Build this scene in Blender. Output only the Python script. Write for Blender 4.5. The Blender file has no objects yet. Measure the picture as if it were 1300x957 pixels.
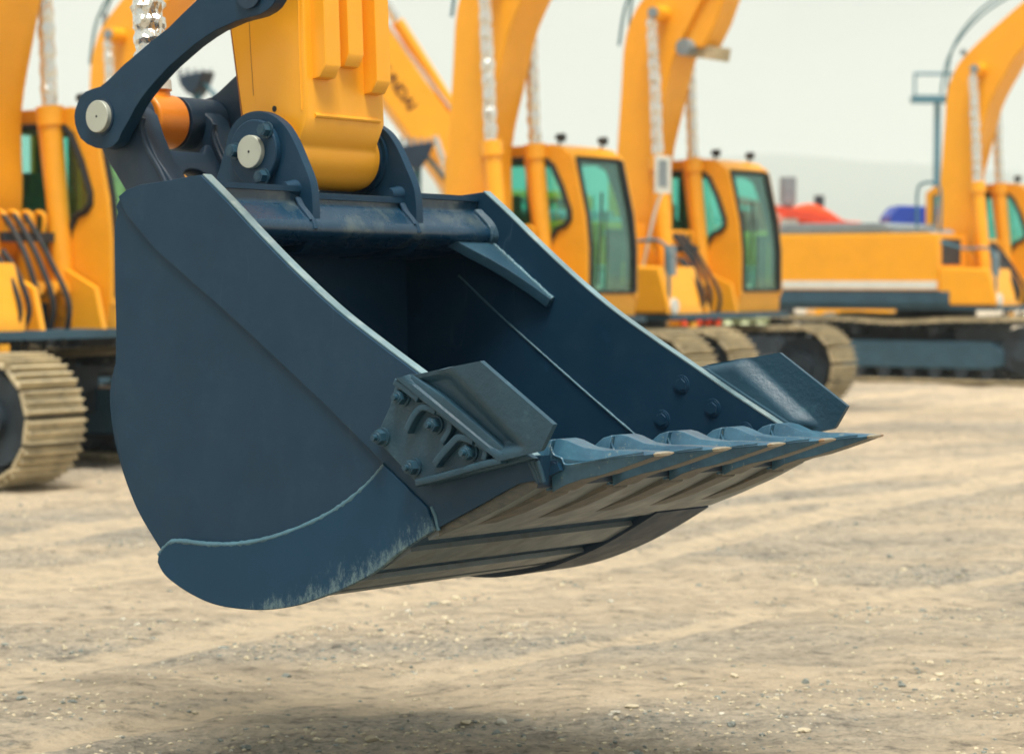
import bpy, bmesh, math, random
from mathutils import Vector, Matrix, noise
random.seed(7)
PI = math.pi
scene = bpy.context.scene
COL = scene.collection

# ------------------------------------------------------------------ camera
F_PX, CX, CY, HOR, CAM_H = 3070.0, 650.0, 478.5, 350.0, 1.6
pitch = math.atan((CY - HOR) / F_PX)
cam_pos = Vector((0, 0, CAM_H))
c_f = Vector((0, math.cos(pitch), -math.sin(pitch)))
c_u = Vector((0, math.sin(pitch), math.cos(pitch)))
c_r = Vector((1, 0, 0))
cd = bpy.data.cameras.new('camera'); cam = bpy.data.objects.new('camera', cd); COL.objects.link(cam)
cam.location = cam_pos; cam.rotation_euler = (PI / 2 - pitch, 0, 0)
cd.sensor_width = 36; cd.lens = 36 * F_PX / 1300
cd.clip_start = 0.1; cd.clip_end = 30000
cd.dof.use_dof = True; cd.dof.focus_distance = 7.0; cd.dof.aperture_fstop = 3.4; cd.dof.aperture_blades = 0
scene.camera = cam

def ray(px, py):
    return c_f * F_PX + c_r * (px - CX) + c_u * (CY - py)

# ------------------------------------------------------------------ materials
def nodes(name):
    m = bpy.data.materials.new(name); m.use_nodes = True
    nt = m.node_tree; b = nt.nodes['Principled BSDF']
    return m, nt, b
def N(nt, t, **kw):
    n = nt.nodes.new(t)
    for k, v in kw.items():
        if k in n.inputs.keys(): n.inputs[k].default_value = v
        else: setattr(n, k, v)
    return n
def mix(nt, fac, a, b, mode='MIX'):
    n = nt.nodes.new('ShaderNodeMix'); n.data_type = 'RGBA'; n.blend_type = mode
    for i, v in ((0, fac), (6, a), (7, b)):
        if hasattr(v, 'links'): nt.links.new(v, n.inputs[i])
        else: n.inputs[i].default_value = v
    return n.outputs[2]
def c4(c): return (c[0], c[1], c[2], 1)
def ramp(nt, src, stops):
    r = nt.nodes.new('ShaderNodeValToRGB'); e = r.color_ramp.elements
    while len(e) < len(stops): e.new(.5)
    for q, (p, c) in zip(e, stops):
        q.position = p; q.color = c4(c) if not isinstance(c, float) else (c, c, c, 1)
    nt.links.new(src, r.inputs[0]); return r.outputs[0]
def tex(nt, scale, detail=6, rough=.55, stretch=None, coord='Object'):
    tc = N(nt, 'ShaderNodeTexCoord'); out = tc.outputs[coord]
    if stretch:
        mp = N(nt, 'ShaderNodeMapping'); mp.inputs['Scale'].default_value = stretch
        nt.links.new(out, mp.inputs[0]); out = mp.outputs[0]
    n = N(nt, 'ShaderNodeTexNoise', Scale=scale, Detail=detail, Roughness=rough)
    nt.links.new(out, n.inputs['Vector']); return n.outputs['Fac']
def bump(nt, b, src, strength, dist):
    n = N(nt, 'ShaderNodeBump', Strength=strength, Distance=dist)
    nt.links.new(src, n.inputs['Height']); nt.links.new(n.outputs[0], b.inputs['Normal'])

def paint(name, base, rough=.45, var=.25, metallic=0., dirt=None, dirt_amt=(.55, .75), bmp=.15, bscale=60, dirt_scale=6, spec=.5, stretch=None, scratch=None):
    m, nt, b = nodes(name)
    f = tex(nt, 3.5, 8, .6)
    dark = tuple(c * (1 - var) for c in base); lite = tuple(min(1, c * (1 + var)) for c in base)
    col = ramp(nt, f, [(.3, dark), (.7, lite)])
    if dirt:
        d = ramp(nt, tex(nt, dirt_scale, 10, .7, stretch), [(dirt_amt[0], 0.), (dirt_amt[1], 1.)])
        col = mix(nt, d, col, c4(dirt))
    if scratch:
        ln = ramp(nt, tex(nt, 1.6, 3, .5, (1.6, 1, .5)), [(.5270, 0.), (.5285, 1.), (.5300, 0.)])
        gate = ramp(nt, tex(nt, 2.3, 4, .6), [(.54, 0.), (.62, .55)])
        mm = N(nt, 'ShaderNodeMath', operation='MULTIPLY'); nt.links.new(ln, mm.inputs[0]); nt.links.new(gate, mm.inputs[1])
        col = mix(nt, mm.outputs[0], col, c4(scratch))
        dust = ramp(nt, tex(nt, 7, 12, .8), [(.52, 0.), (.85, .16)])
        col = mix(nt, dust, col, (.10, .15, .17, 1))
    nt.links.new(col, b.inputs['Base Color'])
    r = ramp(nt, tex(nt, 11, 6, .6), [(.3, max(.05, rough - .1)), (.7, min(1., rough + .12))])
    nt.links.new(r, b.inputs['Roughness'])
    b.inputs['Metallic'].default_value = metallic
    b.inputs['Specular IOR Level'].default_value = spec
    if bmp: bump(nt, b, tex(nt, bscale, 4, .6), bmp, .004)
    return m

SLATE = (.0068, .037, .076)
M = {}
M['slate'] = paint('slate_blue_paint', SLATE, .46, .08, dirt=(.015, .072, .14), dirt_amt=(.60, .85), bmp=.10, bscale=45, spec=.30, scratch=(.16, .25, .28))
M['slate_gloss'] = paint('slate_blue_gloss', SLATE, .26, .10, dirt=(.09, .12, .12), dirt_amt=(.52, .75), bmp=.10, bscale=30, spec=.6)
M['slate_cast'] = paint('slate_blue_cast', (.014, .056, .093), .48, .16, dirt=(.05, .125, .165), dirt_amt=(.58, .8), bmp=.5, bscale=70, dirt_scale=14)
M['slate_dark'] = paint('dark_slate_paint_and_shade', (.008, .030, .062), .5, .2)
M['weld'] = paint('weld_bead', (.06, .145, .195), .35, .4, bmp=.9, bscale=110)
M['pin'] = paint('pin_steel', (.50, .52, .45), .42, .06, metallic=.35, bmp=.03)
M['steel'] = paint('rubbed_steel', (.165, .20, .215), .42, .14, metallic=.35, dirt=(.10, .095, .08), dirt_amt=(.50, .80), bmp=.25, bscale=30, dirt_scale=7)
M['edge'] = paint('skylit_plate_edge', (.17, .27, .31), .36, .35, metallic=.2, dirt=(.34, .42, .42), dirt_amt=(.5, .7), dirt_scale=12)
M['yellow'] = paint('excavator_yellow', (.95, .42, .022), .36, .05, bmp=.03, bscale=25)
M['yellow_dusty'] = paint('excavator_yellow_streaked', (1.0, .425, .022), .42, .05, dirt=(.70, .26, .02), dirt_amt=(.62, .95), bmp=.05, bscale=20, stretch=(7, 7, .35))
M['orange'] = paint('orange_paint', (.80, .25, .018), .4, .12, dirt=(.3, .1, .01), dirt_amt=(.6, .9))
M['black'] = paint('black_rubber', (.014, .018, .022), .6, .3)
M['dark'] = paint('dark_machinery', (.020, .034, .050), .6, .4, dirt=(.16, .13, .09), dirt_amt=(.62, .9))
M['hull'] = paint('dark_blue_hull', (.030, .085, .13), .5, .2, dirt=(.2, .17, .12), dirt_amt=(.62, .95))
M['shoe'] = paint('dusty_track_steel', (.50, .42, .27), .75, .25, dirt=(.20, .18, .14), dirt_amt=(.5, .75), bmp=.5, bscale=12)
M['white'] = paint('white_paint', (.72, .74, .70), .5, .08)
M['grey'] = paint('grey_paint', (.22, .27, .30), .5, .15)
M['red'] = paint('red_paint', (.75, .07, .03), .45, .12)
M['hivis'] = paint('hi_vis_orange', (.95, .12, .03), .7, .15)
M['lime'] = paint('hi_vis_lime', (.55, .60, .38), .7, .15)
M['blue'] = paint('blue_paint', (.01, .05, .38), .45, .15)
M['mast'] = paint('blue_grey_steel', (.05, .17, .24), .55, .15)
M['amber'] = paint('amber_reflector', (.9, .42, .02), .3, .1)
M['seat'] = paint('cab_seat_fabric', (.05, .09, .09), .8, .2)
M['text'] = paint('dark_decal', (.26, .10, .03), .5, .1)

# worn lower band of the bucket: scuffed paint showing pale metal near the bottom edge
def worn_paint():
    m, nt, b = nodes('slate_blue_scuffed')
    col = ramp(nt, tex(nt, 3.5, 8, .6), [(.3, tuple(c * .9 for c in (.006, .045, .096))), (.7, tuple(c * 1.1 for c in (.006, .045, .096)))])
    at = N(nt, 'ShaderNodeAttribute', attribute_name='wear')
    n1 = tex(nt, 34, 14, .85, (1.3, 1, .62))
    ad = N(nt, 'ShaderNodeMath', operation='MULTIPLY_ADD'); nt.links.new(n1, ad.inputs[0]); ad.inputs[1].default_value = 2.2
    sub = N(nt, 'ShaderNodeMath', operation='SUBTRACT'); nt.links.new(at.outputs['Fac'], sub.inputs[0]); sub.inputs[1].default_value = 1.31
    nt.links.new(sub.outputs[0], ad.inputs[2])
    f = ramp(nt, ad.outputs[0], [(.36, 0.), (.85, .75)])
    col = mix(nt, f, col, (.27, .38, .38, 1))
    f2 = ramp(nt, tex(nt, 9, 10, .75, (3, 1, .5)), [(.66, 0.), (.80, .45)])
    col = mix(nt, f2, col, (.10, .22, .30, 1))
    nt.links.new(col, b.inputs['Base Color']); b.inputs['Roughness'].default_value = .46; b.inputs['Specular IOR Level'].default_value = .26
    bump(nt, b, n1, .25, .003)
    return m
M['worn'] = worn_paint()
# tooth paint: blue on the flanks with sandy chips; rusty on the underside
def tooth_paint():
    m, nt, b = nodes('chipped_tooth_paint')
    chips = ramp(nt, tex(nt, 48, 12, .8, (1, 1, .7)), [(.58, 0.), (.66, .9)])
    blu = ramp(nt, tex(nt, 9, 8, .7), [(.3, (.015, .06, .11)), (.7, (.05, .15, .23))])
    col = mix(nt, chips, blu, (.26, .29, .24, 1))
    nt.links.new(col, b.inputs['Base Color']); b.inputs['Roughness'].default_value = .33
    bump(nt, b, tex(nt, 40, 6, .6), .3, .004)
    return m
M['tooth'] = tooth_paint()
def rust_mat():
    m, nt, b = nodes('rusty_worn_steel')
    col = ramp(nt, tex(nt, 16, 10, .75, (1, 1, 3)), [(.30, (.05, .055, .055)), (.48, (.085, .09, .085)), (.60, (.125, .115, .095)), (.67, (.17, .105, .055)), (.73, (.14, .125, .10)), (.84, (.30, .30, .26))])
    nt.links.new(col, b.inputs['Base Color']); b.inputs['Roughness'].default_value = .5; b.inputs['Metallic'].default_value = .35
    bump(nt, b, tex(nt, 50, 8, .7), .6, .004)
    return m
M['rust'] = rust_mat()
M['tip'] = paint('bare_tooth_tip', (.36, .33, .26), .4, .3, metallic=.4, dirt=(.30, .13, .04), dirt_amt=(.5, .65), bmp=.4, dirt_scale=14)
def foil_mat():
    m, nt, b = nodes('crumpled_foil')
    b.inputs['Base Color'].default_value = (.80, .80, .76, 1); b.inputs['Metallic'].default_value = .85; b.inputs['Roughness'].default_value = .2
    bump(nt, b, tex(nt, 14, 4, .7), .5, .02)
    return m
M['foil'] = foil_mat()
def glass_mat(name, tint, refl):
    m, nt, b = nodes(name)
    nt.nodes.remove(b)
    t = N(nt, 'ShaderNodeBsdfTransparent', Color=c4(tint)); g = N(nt, 'ShaderNodeBsdfGlossy', Color=(.75, .95, .88, 1), Roughness=.04)
    lw = N(nt, 'ShaderNodeLayerWeight', Blend=.5); pw = N(nt, 'ShaderNodeMath', operation='POWER'); nt.links.new(lw.outputs['Facing'], pw.inputs[0]); pw.inputs[1].default_value = 4
    mm = N(nt, 'ShaderNodeMath', operation='MULTIPLY_ADD'); nt.links.new(pw.outputs[0], mm.inputs[0]); mm.inputs[1].default_value = .5; mm.inputs[2].default_value = refl
    mx = N(nt, 'ShaderNodeMixShader'); nt.links.new(mm.outputs[0], mx.inputs[0]); nt.links.new(t.outputs[0], mx.inputs[1]); nt.links.new(g.outputs[0], mx.inputs[2])
    nt.links.new(mx.outputs[0], nt.nodes['Material Output'].inputs[0]); return m
M['glass'] = glass_mat('teal_cab_glass', (.62, .95, .90), .12)

# ------------------------------------------------------------------ mesh helpers
def link(name, bm, mat, parent=None, smooth=None, off=None):
    me = bpy.data.meshes.new(name)
    if off is not None: bmesh.ops.translate(bm, verts=bm.verts[:], vec=-Vector(off))
    bmesh.ops.recalc_face_normals(bm, faces=bm.faces[:])
    bm.to_mesh(me); bm.free()
    mats = mat if isinstance(mat, (list, tuple)) else [mat]
    for q in mats: me.materials.append(q)
    if smooth is not None:
        me.polygons.foreach_set('use_smooth', [True] * len(me.polygons))
        me.set_sharp_from_angle(angle=math.radians(smooth))
    o = bpy.data.objects.new(name, me); COL.objects.link(o)
    if smooth is not None and smooth < 100:
        wn = o.modifiers.new('normals', 'WEIGHTED_NORMAL'); wn.weight = 100; wn.keep_sharp = True
    if parent is not None: o.parent = parent
    return o
def tag(o, label=None, cat=None, group=None, kind=None):
    if label: o['label'] = label
    if cat: o['category'] = cat
    if group: o['group'] = group
    if kind: o['kind'] = kind
    return o
def empty(name, loc, rot=None, mat=None):
    o = bpy.data.objects.new(name, None); COL.objects.link(o); o.empty_display_size = .2
    if mat is not None: o.matrix_world = mat
    else:
        o.location = loc
        if rot: o.rotation_euler = rot
    return o
def bevelmod(o, w=.006, seg=2, ang=35):
    m = o.modifiers.new('bevel', 'BEVEL'); m.width = w; m.segments = seg; m.limit_method = 'ANGLE'; m.angle_limit = math.radians(ang)
    wn = o.modifiers.get('normals')
    if wn: o.modifiers.remove(wn)
    m.harden_normals = True
    return o
def BM(): return bmesh.new()
def join(bm, bm2):
    me = bpy.data.meshes.new('t'); bm2.to_mesh(me); bm.from_mesh(me); bpy.data.meshes.remove(me); bm2.free(); return bm
def plate(outline, y0, y1, bev=.004, holes=(), bm=None, axes=None, mi=0):
    """flat plate with outline in (a,b); extruded y0..y1. axes=(origin,e1,e2,e3) default (x,z) plane with thickness along y"""
    cu = bpy.data.curves.new('t', 'CURVE'); cu.dimensions = '2D'; cu.fill_mode = 'BOTH'
    th = abs(y1 - y0)
    bev = min(bev, th * .45)
    cu.extrude = max(0, th / 2 - bev); cu.bevel_depth = bev; cu.bevel_resolution = 1; cu.offset = -bev
    for pts in [outline] + list(holes):
        s = cu.splines.new('POLY'); s.points.add(len(pts) - 1)
        for p, q in zip(s.points, pts): p.co = (q[0], q[1], 0, 1)
        s.use_cyclic_u = True
    ob = bpy.data.objects.new('t', cu)
    me = bpy.data.meshes.new_from_object(ob)
    b = bmesh.new(); b.from_mesh(me)
    bmesh.ops.remove_doubles(b, verts=b.verts[:], dist=1e-5)
    ym = (y0 + y1) / 2
    for v in b.verts:
        X, Y, Z = v.co
        if axes is None: v.co = Vector((X, ym - Z, Y))
        else:
            o_, e1, e2, e3 = axes; v.co = o_ + e1 * X + e2 * Y + e3 * (ym + Z)
    for f in b.faces: f.material_index = mi
    bpy.data.meshes.remove(me); bpy.data.objects.remove(ob); bpy.data.curves.remove(cu)
    if bm is None: return b
    return join(bm, b)
def box(bm, lo, hi, mi=0, M4=None):
    vs = [bm.verts.new((x, y, z)) for x in (lo[0], hi[0]) for y in (lo[1], hi[1]) for z in (lo[2], hi[2])]
    if M4 is not None:
        for v in vs: v.co = M4 @ v.co
    for a in ((0, 1, 3, 2), (4, 6, 7, 5), (0, 4, 5, 1), (2, 3, 7, 6), (0, 2, 6, 4), (1, 5, 7, 3)):
        f = bm.faces.new([vs[i] for i in a]); f.material_index = mi
    return bm
def obox(bm, p, q, wdt, hgt, up=(0, 0, 1), mi=0):
    """bar from p to q with width wdt (sideways) and height hgt (along up)"""
    p, q = Vector(p), Vector(q); d = (q - p); L = d.length; d.normalize(); up = Vector(up)
    s = d.cross(up).normalized(); u = s.cross(d).normalized()
    M4 = Matrix((( d.x, s.x, u.x, p.x), (d.y, s.y, u.y, p.y), (d.z, s.z, u.z, p.z), (0, 0, 0, 1)))
    return box(bm, (0, -wdt / 2, -hgt / 2), (L, wdt / 2, hgt / 2), mi, M4)
def basis(d):
    d = Vector(d).normalized(); a = Vector((0, 0, 1)) if abs(d.z) < .9 else Vector((1, 0, 0))
    s = d.cross(a).normalized(); return d, s, d.cross(s).normalized()
def rod(bm, p, q, r, r2=None, seg=24, mi=0, cap=True, phase=0):
    p, q = Vector(p), Vector(q); r2 = r if r2 is None else r2
    d, s, u = basis(q - p); rings = []
    for c, rr in ((p, r), (q, r2)):
        rings.append([bm.verts.new(c + (s * math.cos(phase + 2 * PI * k / seg) + u * math.sin(phase + 2 * PI * k / seg)) * rr) for k in range(seg)])
    for k in range(seg):
        f = bm.faces.new((rings[0][k], rings[0][(k + 1) % seg], rings[1][(k + 1) % seg], rings[1][k])); f.material_index = mi
    if cap:
        bm.faces.new(rings[0]).material_index = mi; bm.faces.new(rings[1]).material_index = mi
    return bm
def tube(bm, pts, r, seg=10, mi=0, jit=0):
    pts = [Vector(p) for p in pts]; prev = None; s = None
    for i, c in enumerate(pts):
        d = (pts[min(i + 1, len(pts) - 1)] - pts[max(i - 1, 0)]).normalized()
        if s is None: _, s, u = basis(d)
        else: s = (s - d * s.dot(d)).normalized(); u = d.cross(s)
        rr = r * (1 + random.uniform(-jit, jit))
        ring = [bm.verts.new(c + (s * math.cos(2 * PI * k / seg) + u * math.sin(2 * PI * k / seg)) * rr) for k in range(seg)]
        if prev:
            for k in range(seg): bm.faces.new((prev[k], prev[(k + 1) % seg], ring[(k + 1) % seg], ring[k])).material_index = mi
        else: bm.faces.new(ring).material_index = mi
        prev = ring
    bm.faces.new(prev).material_index = mi
    return bm
def spline(pts, n=6):
    pts = [Vector(p) for p in pts]; out = []
    for i in range(len(pts) - 1):
        p0, p1, p2, p3 = pts[max(i - 1, 0)], pts[i], pts[i + 1], pts[min(i + 2, len(pts) - 1)]
        for k in range(n):
            t = k / n
            out.append(.5 * ((2 * p1) + (p2 - p0) * t + (2 * p0 - 5 * p1 + 4 * p2 - p3) * t * t + (3 * p1 - p0 - 3 * p2 + p3) * t ** 3))
    out.append(pts[-1]); return out
def strip_solid(bm, line, y0, y1, th, mi=0):
    """sheet following an (x,z) polyline, width y0..y1, thickness th added on the right-hand (outer) side"""
    n = len(line); rows = []
    for i, p in enumerate(line):
        d = (line[min(i + 1, n - 1)] - line[max(i - 1, 0)]).normalized(); nr = Vector((d.y, -d.x))
        q = p + nr * th
        rows.append([bm.verts.new((a.x, y, a.y)) for a, y in ((p, y0), (p, y1), (q, y1), (q, y0))])
    for i in range(n - 1):
        for k in range(4):
            bm.faces.new((rows[i][k], rows[i][(k + 1) % 4], rows[i + 1][(k + 1) % 4], rows[i + 1][k])).material_index = mi
    bm.faces.new(rows[0]).material_index = mi; bm.faces.new(rows[-1]).material_index = mi
    return bm
def offs(line, d):
    n = len(line); out = []
    for i, p in enumerate(line):
        t = (line[min(i + 1, n - 1)] - line[max(i - 1, 0)]).normalized(); out.append(p + Vector((t.y, -t.x)) * d)
    return out
def hexbolt(bm, c, ax, r, h, stud=True, washer=True, mi=0):
    c = Vector(c); ax = Vector(ax).normalized()
    if washer: rod(bm, c, c + ax * h * .22, r * 1.32, seg=24, mi=mi)
    rod(bm, c + ax * h * .2, c + ax * h, r * 1.08, r * 1.0, seg=6, mi=mi, phase=random.uniform(0, 1))
    if stud:
        rod(bm, c + ax * h, c + ax * h * 1.12, r * .72, r * .66, seg=20, mi=mi)
        rod(bm, c + ax * h * 1.1, c + ax * h * 1.55, r * .46, r * .40, seg=16, mi=mi)
    return bm

# ------------------------------------------------------------------ bucket frame (x along the cutting direction, y across the width, z up)
W = 1.40
Wd = ray(3060, 392).normalized()
Vd = (Vector((0, 0, 1)) - Wd * Wd.z).normalized()
Ud = Wd.cross(Vd)
Z0 = 7.37
apex = cam_pos + ray(258, 222) * (Z0 / F_PX)
def hit(px, py, w=0.):
    d = ray(px, py); t = ((apex - cam_pos).dot(Wd) + w) / d.dot(Wd)
    return cam_pos + d * t
root_pt = hit(340, 773, 0)
def L(px, py, w=0.):
    p = hit(px, py, w) - root_pt; return Vector((p.dot(Ud), w, p.dot(Vd)))
def P2(px, py, w=0.):
    v = L(px, py, w); return Vector((v.x, v.z))
def PL(pts, w=0.): return [P2(x, y, w) for x, y in pts]
frame = Matrix(((Ud.x, Wd.x, Vd.x, root_pt.x), (Ud.y, Wd.y, Vd.y, root_pt.y), (Ud.z, Wd.z, Vd.z, root_pt.z), (0, 0, 0, 1)))
def sp2(pts, n=6): return [Vector((v.x, v.y)) for v in spline([Vector((p[0], p[1], 0)) for p in pts], n)]

bucket = empty('excavator_bucket', None, mat=frame)
tag(bucket, 'large dark slate blue digging bucket hanging open in the foreground with worn teeth', 'bucket')

# --- side plates
back = [(147, 263), (149.5, 270), (146.5, 283), (145, 303), (146, 369), (147, 420), (146, 480), (147, 540), (156, 593), (173, 645), (207, 703)]
bottom = [(207, 703), (240, 740), (285, 761), (340, 766), (390, 758), (440, 742), (480, 722), (513, 699), (556, 671)]
nose = [(615.5, 639), (640, 625), (660, 614), (681, 610), (687, 616), (690, 578)]
front = [(676, 580), (650, 561), (590, 518), (533.5, 475), (484, 438), (428, 394), (375, 345), (328, 297), (290, 256), (257, 222.5)]
top = [(229, 227), (201, 232), (180, 235), (163, 241.5), (153, 250)]
out = PL(sp2(back, 4)[:-1] + sp2(bottom, 4) + nose + sp2(front, 4) + top)
PT = .034
for y0, y1 in ((0, PT), (W - PT, W)):
    o = link('side_plate', plate(out, y0, y1, .003), M['slate'], bucket, 40)
# pale worn edge strip of each side plate, sky light put into its colour
fl = PL(sp2(front, 6))
fl = fl[::-1]
for y0, y1 in ((-.0005, PT + .001), (W - PT - .001, W + .0005)):
    o = link('plate_edge', strip_solid(BM(), offs(fl, -.001), y0, y1, -.004), M['edge'], bucket)
# front reinforcement strips (raised sheet ahead of the diagonal seam)
diag = [(163, 272), (201, 318), (300, 405), (416, 514), (492, 590), (547, 643), (556, 671)]
re = PL(diag + nose + sp2(front, 3) + top)
link('reinforcing_plate', plate(re, -.010, .0005, .002), M['slate'], bucket, 40)
link('reinforcing_plate', plate(re, W - .0005, W + .007, .003), M['slate'], bucket, 40)

# --- shell
prof = PL(sp2([(701, 598), (640, 628), (556, 671), (513, 697), (470, 723), (430, 740), (390, 752), (340, 758), (300, 753), (262, 740), (230, 716), (203, 684), (180, 645), (163, 595), (155, 545), (152, 480), (152, 420), (151, 369), (150, 303), (153, 272), (163, 252), (182, 243)], 5), 0)
prof_r = prof[:]
cen = sum(prof, Vector((0, 0))) / len(prof)
link('shell', strip_solid(BM(), prof_r, PT, W - PT, .022), M['slate'], bucket, 50)
# heel plate bulging on the back
heel = PL(sp2([(148, 446), (140, 476), (136.5, 507), (141, 549), (153, 599), (173, 649), (207, 702)], 4))
hb = BM(); strip_solid(hb, heel, .01, W - .01, -.03)
link('heel_plate', hb, M['slate'], bucket, 50)
# floor wear plates separated by dark gaps
def seg_between(a, b):
    pa, pb = P2(*a), P2(*b)
    ia = min(range(len(prof)), key=lambda i: (prof[i] - pa).length); ib = min(range(len(prof)), key=lambda i: (prof[i] - pb).length)
    return [pa] + prof[ia + 1:ib] + [pb]
for a, b in (((628, 637), (541, 679)), ((518, 694), (480, 717)), ((454, 731), (418, 744)), ((404, 748), (352, 757)), ((338, 758), (284, 748))):
    s = seg_between(a, b)
    link('floor_wear_plate', strip_solid(BM(), s, .004, W - .004, -.016), M['steel'], bucket, 40)
# lip (cutting edge blade)
lip = BM()
plate([P2(680, 586), P2(686, 600), P2(681, 620), P2(640, 643), P2(600, 662), P2(556, 681), P2(556, 668), P2(615, 637), P2(655, 610), P2(672, 593)], .002, W - .002, .004, bm=lip)
for f in lip.faces: f.material_index = 0
lo_ = link('cutting_lip', lip, [M['tooth'], M['slate_dark'], M['rust']], bucket, 35)
lo_.data.materials.append(M['steel'])
for p in lo_.data.polygons:
    if abs(p.normal.y) > .7: p.material_index = 2
    elif p.normal.z < .2: p.material_index = 1 if p.center.x > P2(668, 630).x else 3  # dark front underside is painted shade between the adapter legs

# --- side wear plates at the heel corners
wl_top = [(492, 590), (470, 615), (440, 640), (400, 663), (350, 682), (310, 690), (270, 691), (228, 687), (215, 693), (206, 704)]
wl_bot = [(205, 713), (215, 730), (240, 749), (270, 764), (300, 771), (340, 773.5), (380, 768), (420, 755), (440, 747), (480, 726), (513, 700), (556, 672)]
wpol = PL(sp2(wl_top, 4) + sp2(wl_bot, 4) + [(547, 643)])
botcurve = PL(sp2(wl_bot, 6))
def add_wear(o, reach=.16):
    a = o.data.attributes.new('wear', 'FLOAT', 'POINT')
    for i, v in enumerate(o.data.vertices):
        p = Vector((v.co.x, v.co.z)); d = min((p - q).length for q in botcurve)
        t = max(0, min(1, (p.x - (-.20)) / .25))
        a.data[i].value = max(0., 1 - d / reach) * (.30 + .45 * t)
def grid_face(bm, tri=True): pass
for y0, y1 in ((-.018, .001), (W - .001, W + .018)):
    b = plate(wpol, y0, y1, .003)
    # subdivide the broad faces so the wear mask has vertices to live on
    bmesh.ops.triangulate(b, faces=b.faces[:])
    for _ in range(4):
        long_e = [e for e in b.edges if e.calc_length() > .03]
        if long_e: bmesh.ops.subdivide_edges(b, edges=long_e, cuts=1); bmesh.ops.triangulate(b, faces=b.faces[:])
    o = link('corner_wear_plate', b, M['worn'], bucket)
    add_wear(o)
for w_, s in ((-.018, 1), (W + .018, -1)):
    b = BM(); pts = spline([L(x, y, 0) for x, y in wl_top], 10)
    pts = [Vector((p.x, (-.010 if s > 0 else W + .010), p.z)) for p in pts]
    tube(b, pts, .0095, 8, jit=.16)
    link('weld_bead', b, M['weld'], bucket, 60)
sh = PL(sp2([(262, 762), (300, 771), (340, 773.5), (380, 768), (420, 757), (470, 735), (513, 710), (552, 684)], 5))
link('corner_shroud', strip_solid(BM(), sh[::-1], W - .30, W - .001, .05), M['slate_dark'], bucket, 40)
# inner weld lines on the side plates
for y, sg in ((PT, 1), (W - PT, -1)):
    a = [L(x, y_, W) for x, y_ in ((590, 350), (640, 398), (700, 452), (760, 505), (822, 558))]
    pts = [Vector((p.x, y, p.z)) for p in spline(a, 14)]
    link('weld_bead', tube(BM(), pts, .0042, 6, jit=.25), M['weld'], bucket, 60)

# --- torque tube with its top ledge
tt = PL([(606, 256), (606, 266), (608, 271), (612, 274), (625, 289), (628, 295), (628.5, 302), (625, 308), (618, 313), (606, 318), (584, 320), (566, 314), (558, 300), (558, 256)], W - PT)
link('torque_tube', plate(tt, PT, W - PT, .002), M['slate_gloss'], bucket, 40)
roof = PL([(590, 319), (566, 322), (550, 330), (520, 330), (500, 322)], W - PT)
tl = P2(182, 243); tr = P2(560, 262, W - PT)
rb = BM()
strip_solid(rb, [tl, P2(230, 236), Vector((tr.x, tr.y))], PT, W - PT, .02)
inner = PL([(600, 317), (560, 326), (520, 330)], W - PT)
strip_solid(rb, inner + [P2(165, 300)], PT, W - PT, .015)
link('roof_plate', rb, M['slate'], bucket, 40)

EW0, EW1, ET = .455, .965, .036      # ear faces
# ledge bars between the ears
lb = BM()
for y0, y1, zoff in ((PT, EW0, .0), (EW0 + ET, EW1, -.02), (EW1 + ET, W - PT, .0)):
    a = P2(609, 251, W - PT); c = P2(560, 258, W - PT)
    plate([Vector((c.x, c.y + zoff - .0)), Vector((a.x, a.y + zoff + .004)), Vector((a.x, a.y + zoff - .014)), Vector((c.x, c.y + zoff - .018))], y0 + .002, y1 - .002, .003, bm=lb)
link('ledge_bar', lb, M['slate'], bucket, 40)
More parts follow.
